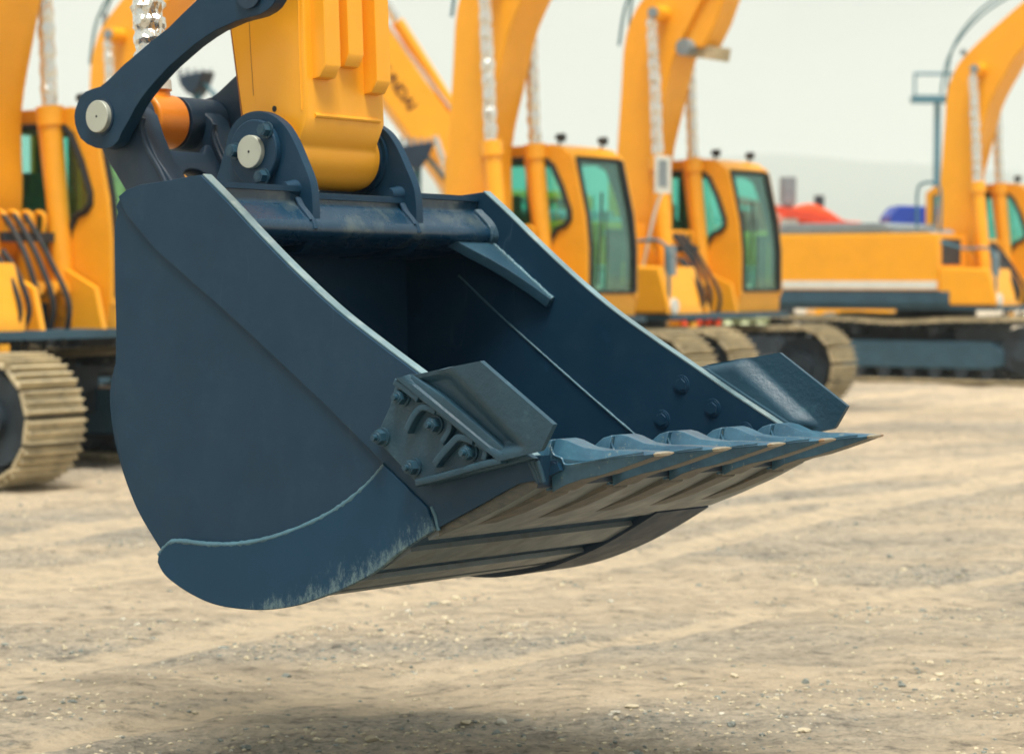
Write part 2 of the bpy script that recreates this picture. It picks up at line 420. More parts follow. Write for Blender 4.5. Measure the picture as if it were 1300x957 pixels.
# ears
ear = [(397, 300), (397, 269), (395, 238), (390, 220), (383, 203), (376, 186), (368, 170), (359, 157), (348, 148), (338, 143), (329, 141), (319, 142), (310, 145), (302, 151), (295, 159), (290, 170), (286, 187), (280, 208), (273, 233)]
earp = PL(sp2(ear, 3) + [(262, 246), (240, 246), (216, 250), (200, 262), (194, 285), (205, 310), (300, 325), (380, 320)], EW0)
PINX = P2(319, 193, EW0 - .03)
ears = []
for y0 in (EW0, EW1):
    e = BM(); plate(earp, y0, y0 + ET, .003, bm=e)
    # round weld boss on the outer face and inner collar
    q = P2(377, 240, EW0)
    rod(e, (q.x - .01, y0 - .05, q.y), (q.x - .01, y0 + .001, q.y), .020, .030, 18)
    for k in range(3):   # layered weld fillets where the ear meets the tube
        q3 = PL([(607, 264), (612, 274), (619, 282), (625, 290), (628, 300)], W - PT)
        tube(e, [(v.x + .002, y0 - .003 - .0075 * k, v.y + .001) for j, v in enumerate(q3[:5 - k // 2])], .0060, 8, jit=.15)
    o = link('ear', e, M['slate'], bucket, 40); ears.append(o)
    cb = BM()
    if y0 == EW0:
        rod(cb, (PINX.x, EW0 - .024, PINX.y), (PINX.x, EW0 + .001, PINX.y), .1055, seg=64)
        bevel_o = link('pin_collar', cb, M['slate'], o, 40); bevelmod(bevel_o, .006, 3)
        pb = BM(); rod(pb, (PINX.x, EW0 - .042, PINX.y), (PINX.x, EW0 - .002, PINX.y), .0535, seg=48)
        po = link('pin', pb, M['pin'], o, 40); bevelmod(po, .003, 2)
        pb = BM(); rod(pb, (PINX.x, EW0 - .0428, PINX.y), (PINX.x, EW0 - .03, PINX.y), .0045, seg=12); link('grease_hole', pb, M['black'], o)
        for (x, y) in ((333, 165), (293.5, 191.5), (329, 224)):
            q = P2(x, y, EW0 - .045)
            bb = BM(); hexbolt(bb, (q.x, EW0 - .022, q.y), (0, -1, 0), .0205, .030, stud=False)
            rod(bb, (q.x, EW0 - .0535, q.y), (q.x, EW0 - .048, q.y), .013, seg=14)
            link('bolt', bb, M['slate_cast'], o, 35)
    else:
        for r, t in ((.115, .010), (.10, .022), (.075, .03)):
            rod(cb, (PINX.x, EW1 - t, PINX.y), (PINX.x, EW1 + .001, PINX.y), r, seg=64)
        link('pin_collar', cb, M['slate'], o, 40)
# end welds of the torque tube on the far plate + gussets
for y, s in ((PT, 1), (W - PT, -1)):
    loop = PL([(607, 268), (615, 276), (623, 285), (628, 295), (628, 303), (622, 311), (604, 318)], W - PT)
    b = BM()
    for k in range(3):
        pts = [Vector((p.x + (.004 * (2 - k)), y + s * .008 * k, p.y)) for p in sp2(loop, 5)]
        tube(b, pts, .0085, 8, jit=.12)
    link('weld_bead', b, M['slate_cast'], bucket, 60)
    a = P2(622, 313, W - PT); c = P2(700, 385, W - PT); d = (c - a).normalized(); nr = Vector((-d.y, d.x))
    ln = (c - a).length
    ax = (Vector((a.x, y, a.y)), Vector((d.x, 0, d.y)), Vector((0, s, 0)), Vector((nr.x, 0, nr.y)))
    g = [(0, -.003), (ln, -.003), (ln, .018), (ln * .75, .04), (ln * .5, .075), (ln * .3, .115), (ln * .12, .165), (-.03, .215), (-.05, .215), (-.03, -.003)]
    link('gusset', plate(g, -.018, .018, .004, axes=ax), M['slate_cast'], bucket, 40)
    pts = [ax[0] + ax[1] * (t * ln) + ax[2] * .006 + ax[3] * .018 for t in [i / 30 for i in range(31)]]
    link('weld_bead', tube(BM(), pts, .008, 8, jit=.2), M['weld'], bucket, 60)

# --- side cutters (bolted on, flaring outwards)
def side_cutter(mirror):
    def Y(y): return W - y if mirror else y
    def Q(px, py, w): v = L(px, py, w); return Vector((v.x, Y(w), v.z))
    ys = (lambda a, b: (min(Y(a), Y(b)), max(Y(a), Y(b))))
    b = BM()
    base = PL([(503, 481), (494, 516), (478, 551), (484, 566), (530, 615), (541, 616), (640, 592), (678, 582), (640, 556), (590, 520), (536, 480), (520, 478)], -.034)
    y0, y1 = ys(-.034, -.0075); plate(base, y0, y1, .006, bm=b)
    # ridge block behind the fold
    blk = PL([(508, 480), (524, 476), (566, 505), (650, 577), (634, 587), (585, 549), (520, 497)], -.058)
    y0, y1 = ys(-.060, -.03); plate(blk, y0, y1, .006, bm=b)
    # ribs round the bolt pockets
    def rib(pts, wdt, top):
        pts2 = sp2(PL(pts, -.048), 5); l = offs(pts2, wdt / 2); r = offs(pts2, -wdt / 2)
        y0, y1 = ys(-top, -.03); plate(l + r[::-1], y0, y1, .005, bm=b)
    rib([(556, 522), (539, 517), (527, 529), (518, 548)], .020, .062)
    rib([(604, 560), (586, 555), (573, 566), (561, 580), (554, 590)], .022, .062)
    rib([(556, 522), (571, 531), (572, 545), (562, 562)], .018, .058)
    rib([(531, 613), (570, 603), (614, 590), (640, 584)], .020, .064)
    rib([(606, 562), (618, 570), (616, 584)], .018, .060)
    rib([(503, 484), (520, 496), (534, 507)], .020, .062)
    main = link('side_cutter', b, M['slate_cast'], bucket, 35)
    if mirror: main['label'] = 'side cutter on the far side plate, its inner face showing'
    # wing: pocket behind the ridge, then the outward flare
    def lerp2(a, c, t): return (a[0] + (c[0] - a[0]) * t, a[1] + (c[1] - a[1]) * t)
    def sm(e0, e1, x): x = max(0, min(1, (x - e0) / (e1 - e0))); return x * x * (3 - 2 * x)
    wb = BM(); ns, nt_ = 36, 30; g = []
    for a in range(nt_ + 1):
        t = a / nt_; tp = lerp2((505, 480), (612, 458), t)
        bt = lerp2((636, 585), (689, 572), t / .82) if t < .82 else lerp2((689, 572), (705, 538.5), (t - .82) / .18)
        col_ = []
        for c in range(ns + 1):
            s_ = c / ns; px, py = lerp2(tp, bt, s_)
            w_ = .056 + .016 * t
            pk = sm(.07, .20, t) * (1 - sm(.50, .66, t)) * (1 - sm(.84, .95, s_)) * (.35 + .65 * sm(.02, .10, s_))
            col_.append(wb.verts.new(Q(px, py, -(w_ - .034 * pk))))
        g.append(col_)
    for a in range(nt_):
        for c in range(ns): wb.faces.new((g[a][c], g[a][c + 1], g[a + 1][c + 1], g[a + 1][c]))
    o = link('wing', wb, M['slate_cast'], main, 40)
    m = o.modifiers.new('solid', 'SOLIDIFY'); m.thickness = .018; m.offset = 0
    bevelmod(o, .004, 2, 60)
    sgn = 1 if mirror else -1
    for (x, y) in ((509, 504), (483, 555), (551, 539), (523, 593), (595, 574)):
        q = P2(x, y, -.045); bb = BM()
        if not mirror: hexbolt(bb, (q.x, -.034, q.y), (0, -1, 0), .0205, .030)
        link('bolt', bb, M['slate_cast'], main, 35) if not mirror else bb.free()
        # bolt heads on the inside face
        yi = PT if not mirror else W - PT
        bb = BM(); rod(bb, (q.x, yi + sgn * -.0 , q.y), (q.x, yi - sgn * .0028, q.y), .032, .031, 32)
        rod(bb, (q.x, yi, q.y), (q.x, yi - sgn * .009, q.y), .0235, .020, 6, phase=.4)
        rod(bb, (q.x, yi, q.y), (q.x, yi - sgn * .0055, q.y), .0265, .0262, 28)
        link('bolt', bb, M['slate_cast'] if False else M['slate'], main, 30)
    return main
side_cutter(False)
side_cutter(True)

# --- teeth and adapters
TW = [.112 + i * .2835 for i in range(5)]
def loft(bm, st, yc, mi_side=0, mi_bot=1):
    rings = []
    for (xt, zt, xb, zb, hw, hb) in st:
        zm = .35
        rings.append([bm.verts.new(v) for v in (
            (xb, yc - hb, zb), (xb, yc + hb, zb),
            (xb + (xt - xb) * .6, yc + hw, zb + (zt - zb) * .6), (xt, yc + hw * .62, zt), (xt, yc - hw * .62, zt), (xb + (xt - xb) * .6, yc - hw, zb + (zt - zb) * .6))])
    for a, b in zip(rings, rings[1:]):
        for k in range(6):
            f = bm.faces.new((a[k], a[(k + 1) % 6], b[(k + 1) % 6], b[k])); f.material_index = mi_bot if k == 0 else mi_side
    bm.faces.new(rings[0]).material_index = mi_side; bm.faces.new(rings[-1]).material_index = mi_side
tooth_px = [(701, 557.5, 625, .060), (707, 557, 622, .062), (717, 559.5, 616, .060), (736, 568.5, 609, .053), (760, 572, 603.5, .048), (785, 572, 595, .046), (810, 573.2, 586, .043), (826, 574.2, 580, .040), (833, 574.8, 577.6, .037)]
adap_px = [(628, 600, 612, .030), (650, 588, 606, .040), (668, 575, 612, .052), (684, 561.5, 622, .060), (697, 557.5, 624, .063)]
leg_px = [(598, 654, 668, .058), (640, 632, 653, .061), (694, 602, 628, .061)]
def st_from(px_list):
    r = []
    for (x, t, b_, hw) in px_list:
        a, c = P2(x, t, .06), P2(x, b_, .06); r.append((a.x, a.y, c.x, c.y, hw, hw * .86))
    return r
tst, ast, lst = st_from(tooth_px), st_from(adap_px), st_from(leg_px)
for i, yc in enumerate(TW):
    ad = BM(); loft(ad, ast, yc); loft(ad, lst, yc, 1, 1)
    ao = link('tooth_adapter', ad, [M['tooth'], M['rust']], bucket, 30); bevelmod(ao, .005, 2, 30)
    tb = BM(); loft(tb, tst, yc)
    xt_ = P2(822, 575, .06).x
    for f in tb.faces:
        if f.calc_center_median().x > xt_: f.material_index = 2
    to = link('tooth', tb, [M['tooth'], M['rust'], M['tip']], bucket, 30); bevelmod(to, .004, 2, 25)
    pb = BM(); q = P2(703, 592, .05)
    rod(pb, (q.x, yc - .068, q.y), (q.x, yc + .068, q.y), .013, seg=20)
    rod(pb, (q.x, yc - .064, q.y), (q.x, yc + .064, q.y), .018, seg=20)
    link('retaining_pin', pb, M['slate_dark'], to, 30)
    # curved weld-like seam where the tooth socket ends
    pts = [L(x, y, .05) for x, y in ((699, 567), (703, 577), (713, 582), (719, 590), (745, 586), (780, 579), (812, 575))]
    pts = [Vector((p.x, yc - (.0615 if k < 4 else .053 - .004 * (k - 4)), p.z)) for k, p in enumerate(pts)]
    link('socket_seam', tube(BM(), spline(pts, 5), .0035, 6), M['tooth'], to, 60)
# inner lip plate where the adapters' top legs sit
# corner weld by first adapter
b = BM()
for k in range(3):
    tube(b, [L(672 + 5 * k, 585, -.004 - .004 * k), L(679 + 4 * k, 600, -.006), L(684 + 3 * k, 612, -.002)], .008, 8, jit=.15)
link('weld_bead', b, M['slate_cast'], bucket, 60)
link('weld_bead', tube(BM(), [L(548, 643, -.008), L(553, 655, -.010), L(557, 673, -.006)], .007, 8, jit=.2), M['weld'], bucket, 60)

# ------------------------------------------------------------------ the arm that carries the bucket
AY = .7275; RY = .655
arm_off = Vector((PINX.x, AY, PINX.y))
amat = frame @ Matrix.Translation(arm_off)
arm = empty('excavator', None, mat=amat)
tag(arm, 'foreground excavator, only its yellow lower arm and dark linkage above the big bucket in view', 'excavator')
def alink(name, bm, mat, parent=None, smooth=40):
    return link(name, bm, mat, parent or arm, smooth, off=arm_off)
SW0, SW1 = .53, .92
# stick
pinS = P2(319, 193, EW0)
cR = .112
left = PL([(236, -400), (289.6, 35), (304, 148)], SW0); right = PL([(389, 150), (386, 60), (384, 0), (376, -400)], SW0)
pc = Vector((PINX.x, PINX.y))
arc = []
a0 = math.atan2(left[-1].y - pc.y, left[-1].x - pc.x)
for k in range(17):
    a = math.radians(200) + (math.radians(376) - math.radians(200)) * k / 16
    arc.append(pc + Vector((math.cos(a), math.sin(a))) * cR)
so = plate(left + arc + right, SW0, SW1, .016)
o = alink('stick', so, M['yellow_dusty'], None, 35)
# boss rings on both sides of the stick
for y0, y1 in ((SW0 - .018, SW0 + .01), (SW1 - .01, SW1 + .018)):
    b = rod(BM(), (pc.x, y0, pc.y), (pc.x, y1, pc.y), .106, seg=48); bevelmod(alink('boss', b, M['yellow_dusty'], None), .006)
b = BM(); rod(b, (pc.x, EW0 + .02, pc.y), (pc.x, EW1 + .01, pc.y), .0535, seg=32); alink('pivot_pin', b, M['pin'])
# face plates and rub bars on the front face
def front_x(py, w):
    """local x of the stick front face at picture height py"""
    a, c = P2(389, 150, SW0), P2(384, 0, SW0)
    z = L(385, py, SW0).z; t = (z - a.y) / (c.y - a.y); return a.x + (c.x - a.x) * t, z
def rub(w0, w1, pyb, th):
    b = BM(); xb, zb = front_x(pyb, w0); xt, zt = front_x(-400, w0)
    xb2, zb2 = front_x(pyb - 18, w0)
    o_ = plate([Vector((xb - .004, zb)), Vector((xb + th * .55, zb + .006)), Vector((xb2 + th, zb2)), Vector((xt + th, zt)), Vector((xt - .004, zt))], w0, w1, .004, bm=b)
    alink('rub_bar', b, M['yellow_dusty'], None)
rub(.565, .640, 100, .060); rub(.690, .765, 82, .050); rub(.815, .885, 113, .060)
b = BM()
xw, zw = front_x(146, SW0); tube(b, [(xw - .002, SW0 + .04 + k * .02, zw + .0007 * (k % 2)) for k in range(17)], .009, 8, jit=.1)
alink('weld_bead', b, M['yellow_dusty'])
b = BM(); q = P2(348.5, 138.5, SW0); rod(b, (q.x, SW0 - .001, q.y), (q.x, SW0 + .02, q.y), .010, seg=16); alink('drain_hole', b, M['black'])
# side seam line of the stick (welded side plate edge)
b = BM(); tube(b, [Vector((L(x, y, SW0).x, SW0 - .001, L(x, y, SW0).z)) for x, y in ((293, 36), (300, 90), (308, 148))], .0022, 6); alink('plate_seam', b, M['text'])
b = BM(); tube(b, [Vector((L(x, y, SW0).x, SW0 - .0005, L(x, y, SW0).z)) for x, y in ((378, -60), (380, 60), (383, 140))], .0035, 6, jit=.2); alink('weld_bead', b, M['yellow_dusty'])
b = BM(); tube(b, [Vector((L(x, y, SW0).x, SW0 - .0002, L(x, y, SW0).z)) for x, y in ((313, -60), (318, 60), (322, 122))], .0012, 6); alink('plate_seam', b, M['text'])

# dog links (one each side)
lk = [(350, -40), (352, -8), (350, 0), (345, 8), (338, 14), (329, 19), (319, 22), (310, 24), (300, 27), (291, 31), (275, 38), (262, 46), (245, 58), (230, 71), (214, 85), (200, 100), (187, 115), (178, 127), (171, 138), (163, 154), (154, 169), (150, 179), (143, 186), (133, 189.5), (121, 188), (110, 183), (102, 176), (98, 168), (95, 158), (94, 148), (95, 140), (98, 131), (102, 122), (108, 116.5), (117, 113), (127, 110), (136, 103), (145, 94), (156, 83), (168, 73), (190, 54), (214, 35), (232, 17), (250, 0), (270, -22), (290, -42), (320, -58)]
LW = .395
lkp = PL(lk, LW); lkf = PL([(min(x, 320), y) for x, y in lk if not (x > 320 and 0 < y < 12)], LW)
pinL = P2(123, 148, LW - .02)
pinT = P2(318, -10, LW)
for y0, first in ((LW, True), (.925, False)):
    b = BM(); plate(lkp if first else lkf, y0, y0 + .052, .003, bm=b)
    o = alink('dog_link', b, M['slate'] if first else M['slate_dark'])
    yf = y0 - .022 if first else y0 + .052
    pb = BM(); rod(pb, (pinL.x, yf, pinL.y), (pinL.x, yf + .022, pinL.y), .0545, seg=48)
    po = alink('pin', pb, M['pin'], o); bevelmod(po, .003)
    pb = BM(); rod(pb, (pinL.x, y0 - .004, pinL.y), (pinL.x, y0 + .001, pinL.y), .062, seg=48); alink('pin_collar', pb, M['slate_dark'], o)
    if first:
        pb = BM(); rod(pb, (pinL.x, yf - .0006, pinL.y), (pinL.x, yf + .004, pinL.y), .0045, seg=12); alink('grease_hole', pb, M['black'], o)
    if not first: continue
    pb = BM(); rod(pb, (pinT.x, y0 - .012, pinT.y), (pinT.x, y0 + .056, pinT.y), .055, seg=40); alink('boss', pb, M['slate_dark'], o)
# H link: two legs, bosses and a web with a hole
hl = BM()
bpin = P2(218, 268, .5)
HY = ((.462, .545), (.80, .885))
def legpoly(w):
    return PL([(140, 128), (128, 150), (127, 172), (140, 198), (168, 245), (188, 285), (225, 297), (246, 270), (230, 236), (206, 200), (194, 170), (186, 145), (165, 125)], w)
lp = legpoly(.49)
for y0, y1 in HY: plate(lp, y0, y1, .006, bm=hl)
rod(hl, (pinL.x, .455, pinL.y), (pinL.x, .565, pinL.y), .088, seg=40)
rod(hl, (pinL.x, .738, pinL.y), (pinL.x, .92, pinL.y), .092, seg=40)
ra, rb_ = P2(180, 163, .49), P2(226, 262, .49)
d = (rb_ - ra).normalized(); nr = Vector((-d.y, d.x)); ln = (rb_ - ra).length
axw = (Vector((ra.x, .50, ra.y)), Vector((0, 1, 0)), Vector((d.x, 0, d.y)), Vector((nr.x, 0, nr.y)))
hole = [(.16 + .060 * math.cos(t), ln * .60 + .040 * math.sin(t)) for t in [2 * PI * k / 28 for k in range(28)]]
plate([(0, .035), (.05, .04), (.08, .075), (.25, .075), (.28, .04), (.34, .035), (.34, ln), (0, ln)], -.05, -.01, .008, holes=[hole], bm=hl, axes=axw)
rod(hl, (bpin.x, .50, bpin.y), (bpin.x, .93, bpin.y), .085, seg=40)
for y in (.462, .80):   # raised flange ridge along the near edge of each leg
    pts = [L(x, yy, .49) for x, yy in ((190, 150), (188, 165), (196, 190), (210, 215), (222, 240))]
    tube(hl, [Vector((p.x, y, p.z)) for p in spline(pts, 5)], .010, 8)
ho = alink('bucket_link', hl, M['slate_dark']); bevelmod(ho, .004, 2, 40)
# bucket cylinder rod: eye + foil-wrapped rod
eb = BM(); rod(eb, (pinL.x, RY - .072, pinL.y), (pinL.x, RY + .072, pinL.y), .094, seg=48)
rod(eb, (pinL.x, RY - .1, pinL.y), (pinL.x, RY + .1, pinL.y), .05, seg=24)
g = pinL + Vector((.0, -.092)); rod(eb, (g.x, RY, g.y - .018), (g.x, RY, g.y + .02), .014, .02, seg=12)
eo = alink('rod_eye', eb, M['orange']); bevelmod(eo, .022, 4)
e0 = Vector((pinL.x, RY, pinL.y)); e1 = L(150, -420, RY)
ax_ = (e1 - e0).normalized()
b = BM(); rod(b, e0 + ax_ * .07, e0 + ax_ * .115, .056, .050, 32); alink('rod_neck', b, M['orange'])
b = BM(); rod(b, e0 + ax_ * .105, e0 + ax_ * .14, .060, seg=32); alink('clamp_ring', b, M['white'])
def foil(bm, p, q, r, seg=20, pitchl=.03, amp=.16, seed=0):
    p, q = Vector(p), Vector(q); d, s, u = basis(q - p); n = max(6, int((q - p).length / pitchl)); prev = None
    rnd = random.Random(seed)
    for i in range(n + 1):
        c = p.lerp(q, i / n) + (s * rnd.uniform(-1, 1) + u * rnd.uniform(-1, 1)) * r * .03
        ring = []
        big = 1 + amp * .6 * math.sin(i * 1.9 + seed) 
        for k in range(seg):
            a = 2 * PI * (k + .5 * (i % 2)) / seg
            rr = r * (big + rnd.uniform(-amp, amp) * .5)
            ring.append(bm.verts.new(c + (s * math.cos(a) + u * math.sin(a)) * rr + d * rnd.uniform(-.3, .3) * pitchl))
        if prev:
            for k in range(seg):
                k2 = (k + 1) % seg
                if i % 2: 
                    bm.faces.new((prev[k], prev[k2], ring[k])); bm.faces.new((prev[k2], ring[k2], ring[k]))
                else:
                    bm.faces.new((prev[k], prev[k2], ring[k2])); bm.faces.new((prev[k], ring[k2], ring[k]))
        else: bm.faces.new(ring)
        prev = ring
    bm.faces.new(prev); return bm
alink('foil_wrap', foil(BM(), e0 + ax_ * .13, e1, .055, 22, .017, .20, 3), M['foil'], None, None)

# ------------------------------------------------------------------ background excavators
GROUP = 'yellow excavators parked in a row'
ALPHA = math.radians(55)
HEAD = math.atan2(-math.cos(ALPHA), math.sin(ALPHA))    # local +x heading

def smooth_link(name, bm, mat, parent, ang=35): return link(name, bm, mat, parent, ang)

def track_mesh(y0, y1):
    """shoes around a stadium path"""
    b = BM(); R_, hx = .45, 2.05; zc = .50
    per = 4 * hx + 2 * PI * R_; n = 52
    for i in range(n):
        s = per * i / n
        if s < 2 * hx: p = Vector((-hx + s, 0, zc + R_)); t = Vector((1, 0, 0))
        elif s < 2 * hx + PI * R_:
            a = PI / 2 - (s - 2 * hx) / R_; p = Vector((hx + R_ * math.cos(a), 0, zc + R_ * math.sin(a))); t = Vector((math.sin(a), 0, -math.cos(a)))
        elif s < 4 * hx + PI * R_: p = Vector((hx - (s - 2 * hx - PI * R_), 0, zc - R_)); t = Vector((-1, 0, 0))
        else:
            a = -PI / 2 - (s - 4 * hx - PI * R_) / R_; p = Vector((-hx + R_ * math.cos(a), 0, zc + R_ * math.sin(a))); t = Vector((math.sin(a), 0, -math.cos(a)))
        nn = Vector((-t.z, 0, t.x))
        if nn.dot(Vector((p.x - max(-hx, min(hx, p.x)), 0, p.z - zc))) < 0: nn = -nn
        sag = -.05 * math.cos(p.x / hx * PI / 2) * (1 + .4 * math.cos(p.x * 3)) if p.z > zc + R_ * .98 else 0
        p = p + Vector((0, 0, sag))
        L_ = per / n
        M4 = Matrix(((t.x, 0, nn.x, p.x), (0, 1, 0, 0), (t.z, 0, nn.z, p.z), (0, 0, 0, 1)))
        box(b, (-L_ * .44, y0, -.008), (L_ * .44, y1, .018), 0, M4)
        for gx in (-.36, 0., .36):
            box(b, (gx * L_ - .008, y0 + .01, .016), (gx * L_ + .008, y1 - .01, .060), 0, M4)
        box(b, (-L_ * .3, (y0 + y1) / 2 - .12, -.075), (L_ * .3, (y0 + y1) / 2 + .12, -.006), 1, M4)
    return b
def frame_mesh(y0, y1):
    b = BM()
    plate([(-1.75, .28), (-1.55, .62), (1.5, .62), (1.75, .5), (1.75, .28), (1.5, .22), (-1.5, .22)], y0 + .06, y1 - .06, .02, bm=b)
    return b

def make_excavator(loc, label, heading=HEAD, boom='raised', mirror_post=False, full=True, text=None, group=GROUP, rail=False):
    r = empty('excavator', loc, (0, 0, heading)); tag(r, label, 'excavator', group)
    E = lambda name, bm, mat, parent=None, ang=35: link(name, bm, mat, parent or r, ang)
    if 'und' not in MESH:
        for s, (a, b_) in (('r', (-1.5, -.9)), ('l', (.9, 1.5))):
            MESH['track' + s] = track_mesh(a, b_)
        MESH['und'] = 1
    for (a, b_) in ((-1.5, -.9), (.9, 1.5)):
        t = E('track', track_mesh(a, b_), [M['shoe'], M['dark']])
        yo = a if a < 0 else b_
        fr = E('track_frame', frame_mesh(a, b_), M['hull'], t)
        for x in (-2.05, 2.05):
            b = BM(); rod(b, (x, a + .10, .5), (x, b_ - .10, .5), .36, seg=28); rod(b, (x, a + .03, .5), (x, b_ - .03, .5), .16, seg=20)
            E('idler', b, M['dark'], t)
        for k in range(8):
            x = -1.45 + k * .42; b = rod(BM(), (x, a + .08, .17), (x, b_ - .08, .17), .10, seg=16); E('roller', b, M['dark'], t)
        for x in (-.7, .6): E('roller', rod(BM(), (x, a + .14, .78), (x, b_ - .14, .78), .08, seg=14), M['dark'], t)
    b = BM(); box(b, (-.8, -1.0, .42), (.8, 1.0, .82)); rod(b, (0, 0, .8), (0, 0, 1.09), .62, seg=32)
    E('car_body', b, M['dark'])
    # revolving house
    b = BM(); plate([(-2.6, 1.09), (1.65, 1.09), (1.65, 1.16), (-2.6, 1.16)], -1.42, 1.42, .01, bm=b)
    plate([(-2.95, 1.16), (.9, 1.16), (.9, 1.37), (-2.6, 1.37), (-2.95, 1.6)], -1.47, 1.47, .03, bm=b)
    E('deck', b, M['hull'])
    b = BM(); plate([(-2.0, 1.372), (-.2, 1.372), (.72, 1.372), (.72, 2.23), (-2.0, 2.23)], -1.47, -.42, .04, bm=b)
    plate([(-2.0, 1.372), (-.45, 1.372), (-.45, 2.23), (-2.0, 2.23)], -.42, 1.47, .04, bm=b)
    plate([(.72, 1.16), (1.62, 1.16), (1.62, 1.3), (1.5, 1.70), (.72, 1.72)], -1.45, -.62, .04, bm=b)
    h = E('engine_housing', b, M['yellow'])
    b = BM(); box(b, (-1.9, -1.475, 1.40), (.70, -1.466, 1.52)); E('stripe', b, M['white'], h)
    E('grille', box(BM(), (.715, -1.35, 1.76), (.728, -.7, 2.15)), M['dark'], h)
    b = BM(); plate([(-2.0, 2.235), (-.1, 2.235), (-.1, 2.34), (-.25, 2.40), (-2.0, 2.40)], -1.40, 1.2, .03, bm=b); plate([(-.1, 2.235), (.55, 2.235), (.5, 2.3), (-.1, 2.3)], -1.35, -.5, .02, bm=b); E('hood', b, M['grey'])
    b = BM(); plate([(-3.0, 1.2), (-2.02, 1.2), (-2.02, 2.28), (-2.8, 2.28), (-3.0, 2.1)], -1.45, 1.45, .08, bm=b); E('counterweight', b, M['yellow'])
    b = BM()
    if rail: tube(b, spline([(.30, -1.32, 2.25), (.30, -1.32, 2.85), (.40, -1.32, 2.98), (.58, -1.32, 2.98), (.68, -1.32, 2.85), (.68, -1.32, 2.25)], 5), .022, 8)
    tube(b, spline([(.72, -1.4, 2.1), (1.1, -1.4, 2.0), (1.55, -1.38, 1.95), (1.6, -1.38, 1.3)], 4), .02, 8)
    E('handrail', b, M['mast'])
    # boom foot bracket, hydraulic pipes and hoses in front
    b = BM(); plate([(.0, 1.12), (1.55, 1.12), (1.45, 1.5), (.9, 1.75), (.65, 2.05), (.3, 2.05), (.05, 1.6)], -.40, -.34, .01, bm=b); plate([(.0, 1.12), (1.55, 1.12), (1.45, 1.5), (.9, 1.75), (.65, 2.05), (.3, 2.05), (.05, 1.6)], .30, .36, .01, bm=b)
    E('boom_bracket', b, M['yellow'])
    for k in range(3):
        b = BM(); tube(b, spline([(1.25 + .08 * k, -.30 + k * .13, 1.0), (1.4 + .05 * k, -.30 + k * .13, 1.35), (1.3, -.30 + k * .13, 1.7), (1.1, -.26 + k * .12, 1.95), (.95, -.24 + k * .12, 2.1)], 5), .024, 8); E('hydraulic_hose', b, M['black'])
    for k in range(2):
        b = BM(); tube(b, spline([(1.45, -.62 - k * .1, 1.05), (1.62, -.60 - k * .1, 1.3), (1.5, -.60 - k * .1, 1.6), (1.3, -.58 - k * .1, 1.8)], 5), .024, 8); E('hydraulic_hose', b, M['black'])
    for k in range(4):
        y = -.24 + k * .15; b = BM()
        tube(b, spline([(.95, y, 1.95), (.96, y, 2.10), (.86, y, 2.12), (.84, y, 1.98)], 4), .022, 8)
        E('hydraulic_pipe', b, M['yellow'])
        E('valve', rod(BM(), (.78, y, 1.45), (1.2, y, 1.5), .06, seg=12), M['yellow'])
    E('clamp_bar', box(BM(), (.92, -.30, 1.88), (1.02, .28, 1.96)), M['dark'])
    # cab
    cab_mb = BM()
    prof_c = [(-.25, 1.16), (1.62, 1.16), (1.64, 1.34), (1.64, 1.9), (1.60, 2.25), (1.46, 2.86), (1.34, 2.985), (1.2, 3.02), (-.1, 3.0), (-.25, 2.9)]
    win_r = [(.34, 2.86), (1.12, 2.86), (1.22, 2.78), (1.34, 2.55), (1.44, 2.29), (1.44, 2.20), (1.38, 2.14), (1.27, 2.10), (1.19, 1.98), (1.16, 1.72), (1.1, 1.68), (.34, 1.68)]
    win_b = [(-.13, 2.86), (.22, 2.86), (.22, 1.68), (-.13, 1.68)]
    CY0, CY1 = .42, 1.46
    win_l = [(.30, 2.86), (1.14, 2.86), (1.30, 2.78), (1.42, 2.50), (1.51, 2.20), (1.54, 1.85), (1.54, 1.48), (.30, 1.48)]
    plate(prof_c, CY0, CY0 + .06, .015, holes=[win_r, win_b], bm=cab_mb)
    plate(prof_c, CY1 - .06, CY1, .015, holes=[win_l, win_b], bm=cab_mb)
    # roof, floor, rear frame, front sill
    for seg_ in (((-.25, 2.9), (-.1, 3.0), (1.2, 3.02), (1.34, 2.985), (1.42, 2.90)), ((1.64, 1.40), (1.64, 1.34), (1.62, 1.16)), ((-.25, 1.7), (-.25, 1.16))):
        line = [Vector(p) for p in seg_]; strip_solid(cab_mb, line, CY0 + .02, CY1 - .02, .03 if seg_[0][0] < 0 and seg_[0][1] > 2 else .03)
    box(cab_mb, (-.24, CY0 + .02, 1.17), (1.6, CY1 - .02, 1.24))
    for yy in (CY0 + .06, CY1 - .11): obox(cab_mb, (-.22, yy + .02, 1.7), (-.22, yy + .02, 2.9), .05, .05, (1, 0, 0))
    fr_line = [Vector(p) for p in ((1.655, 1.36), (1.655, 1.9), (1.615, 2.25), (1.475, 2.86), (1.42, 2.93))]
    for y0 in (CY0, CY1 - .07): strip_solid(cab_mb, fr_line, y0, y0 + .07, -.03)
    cabo = E('cab', cab_mb, M['yellow']); cabo.location.x = -.14
    lin = BM()
    win_r2 = [(.36, 2.84), (1.10, 2.84), (1.19, 2.76), (1.31, 2.54), (1.41, 2.29), (1.41, 2.21), (1.36, 2.16), (1.25, 2.12), (1.16, 1.98), (1.13, 1.72), (.36, 1.70)]
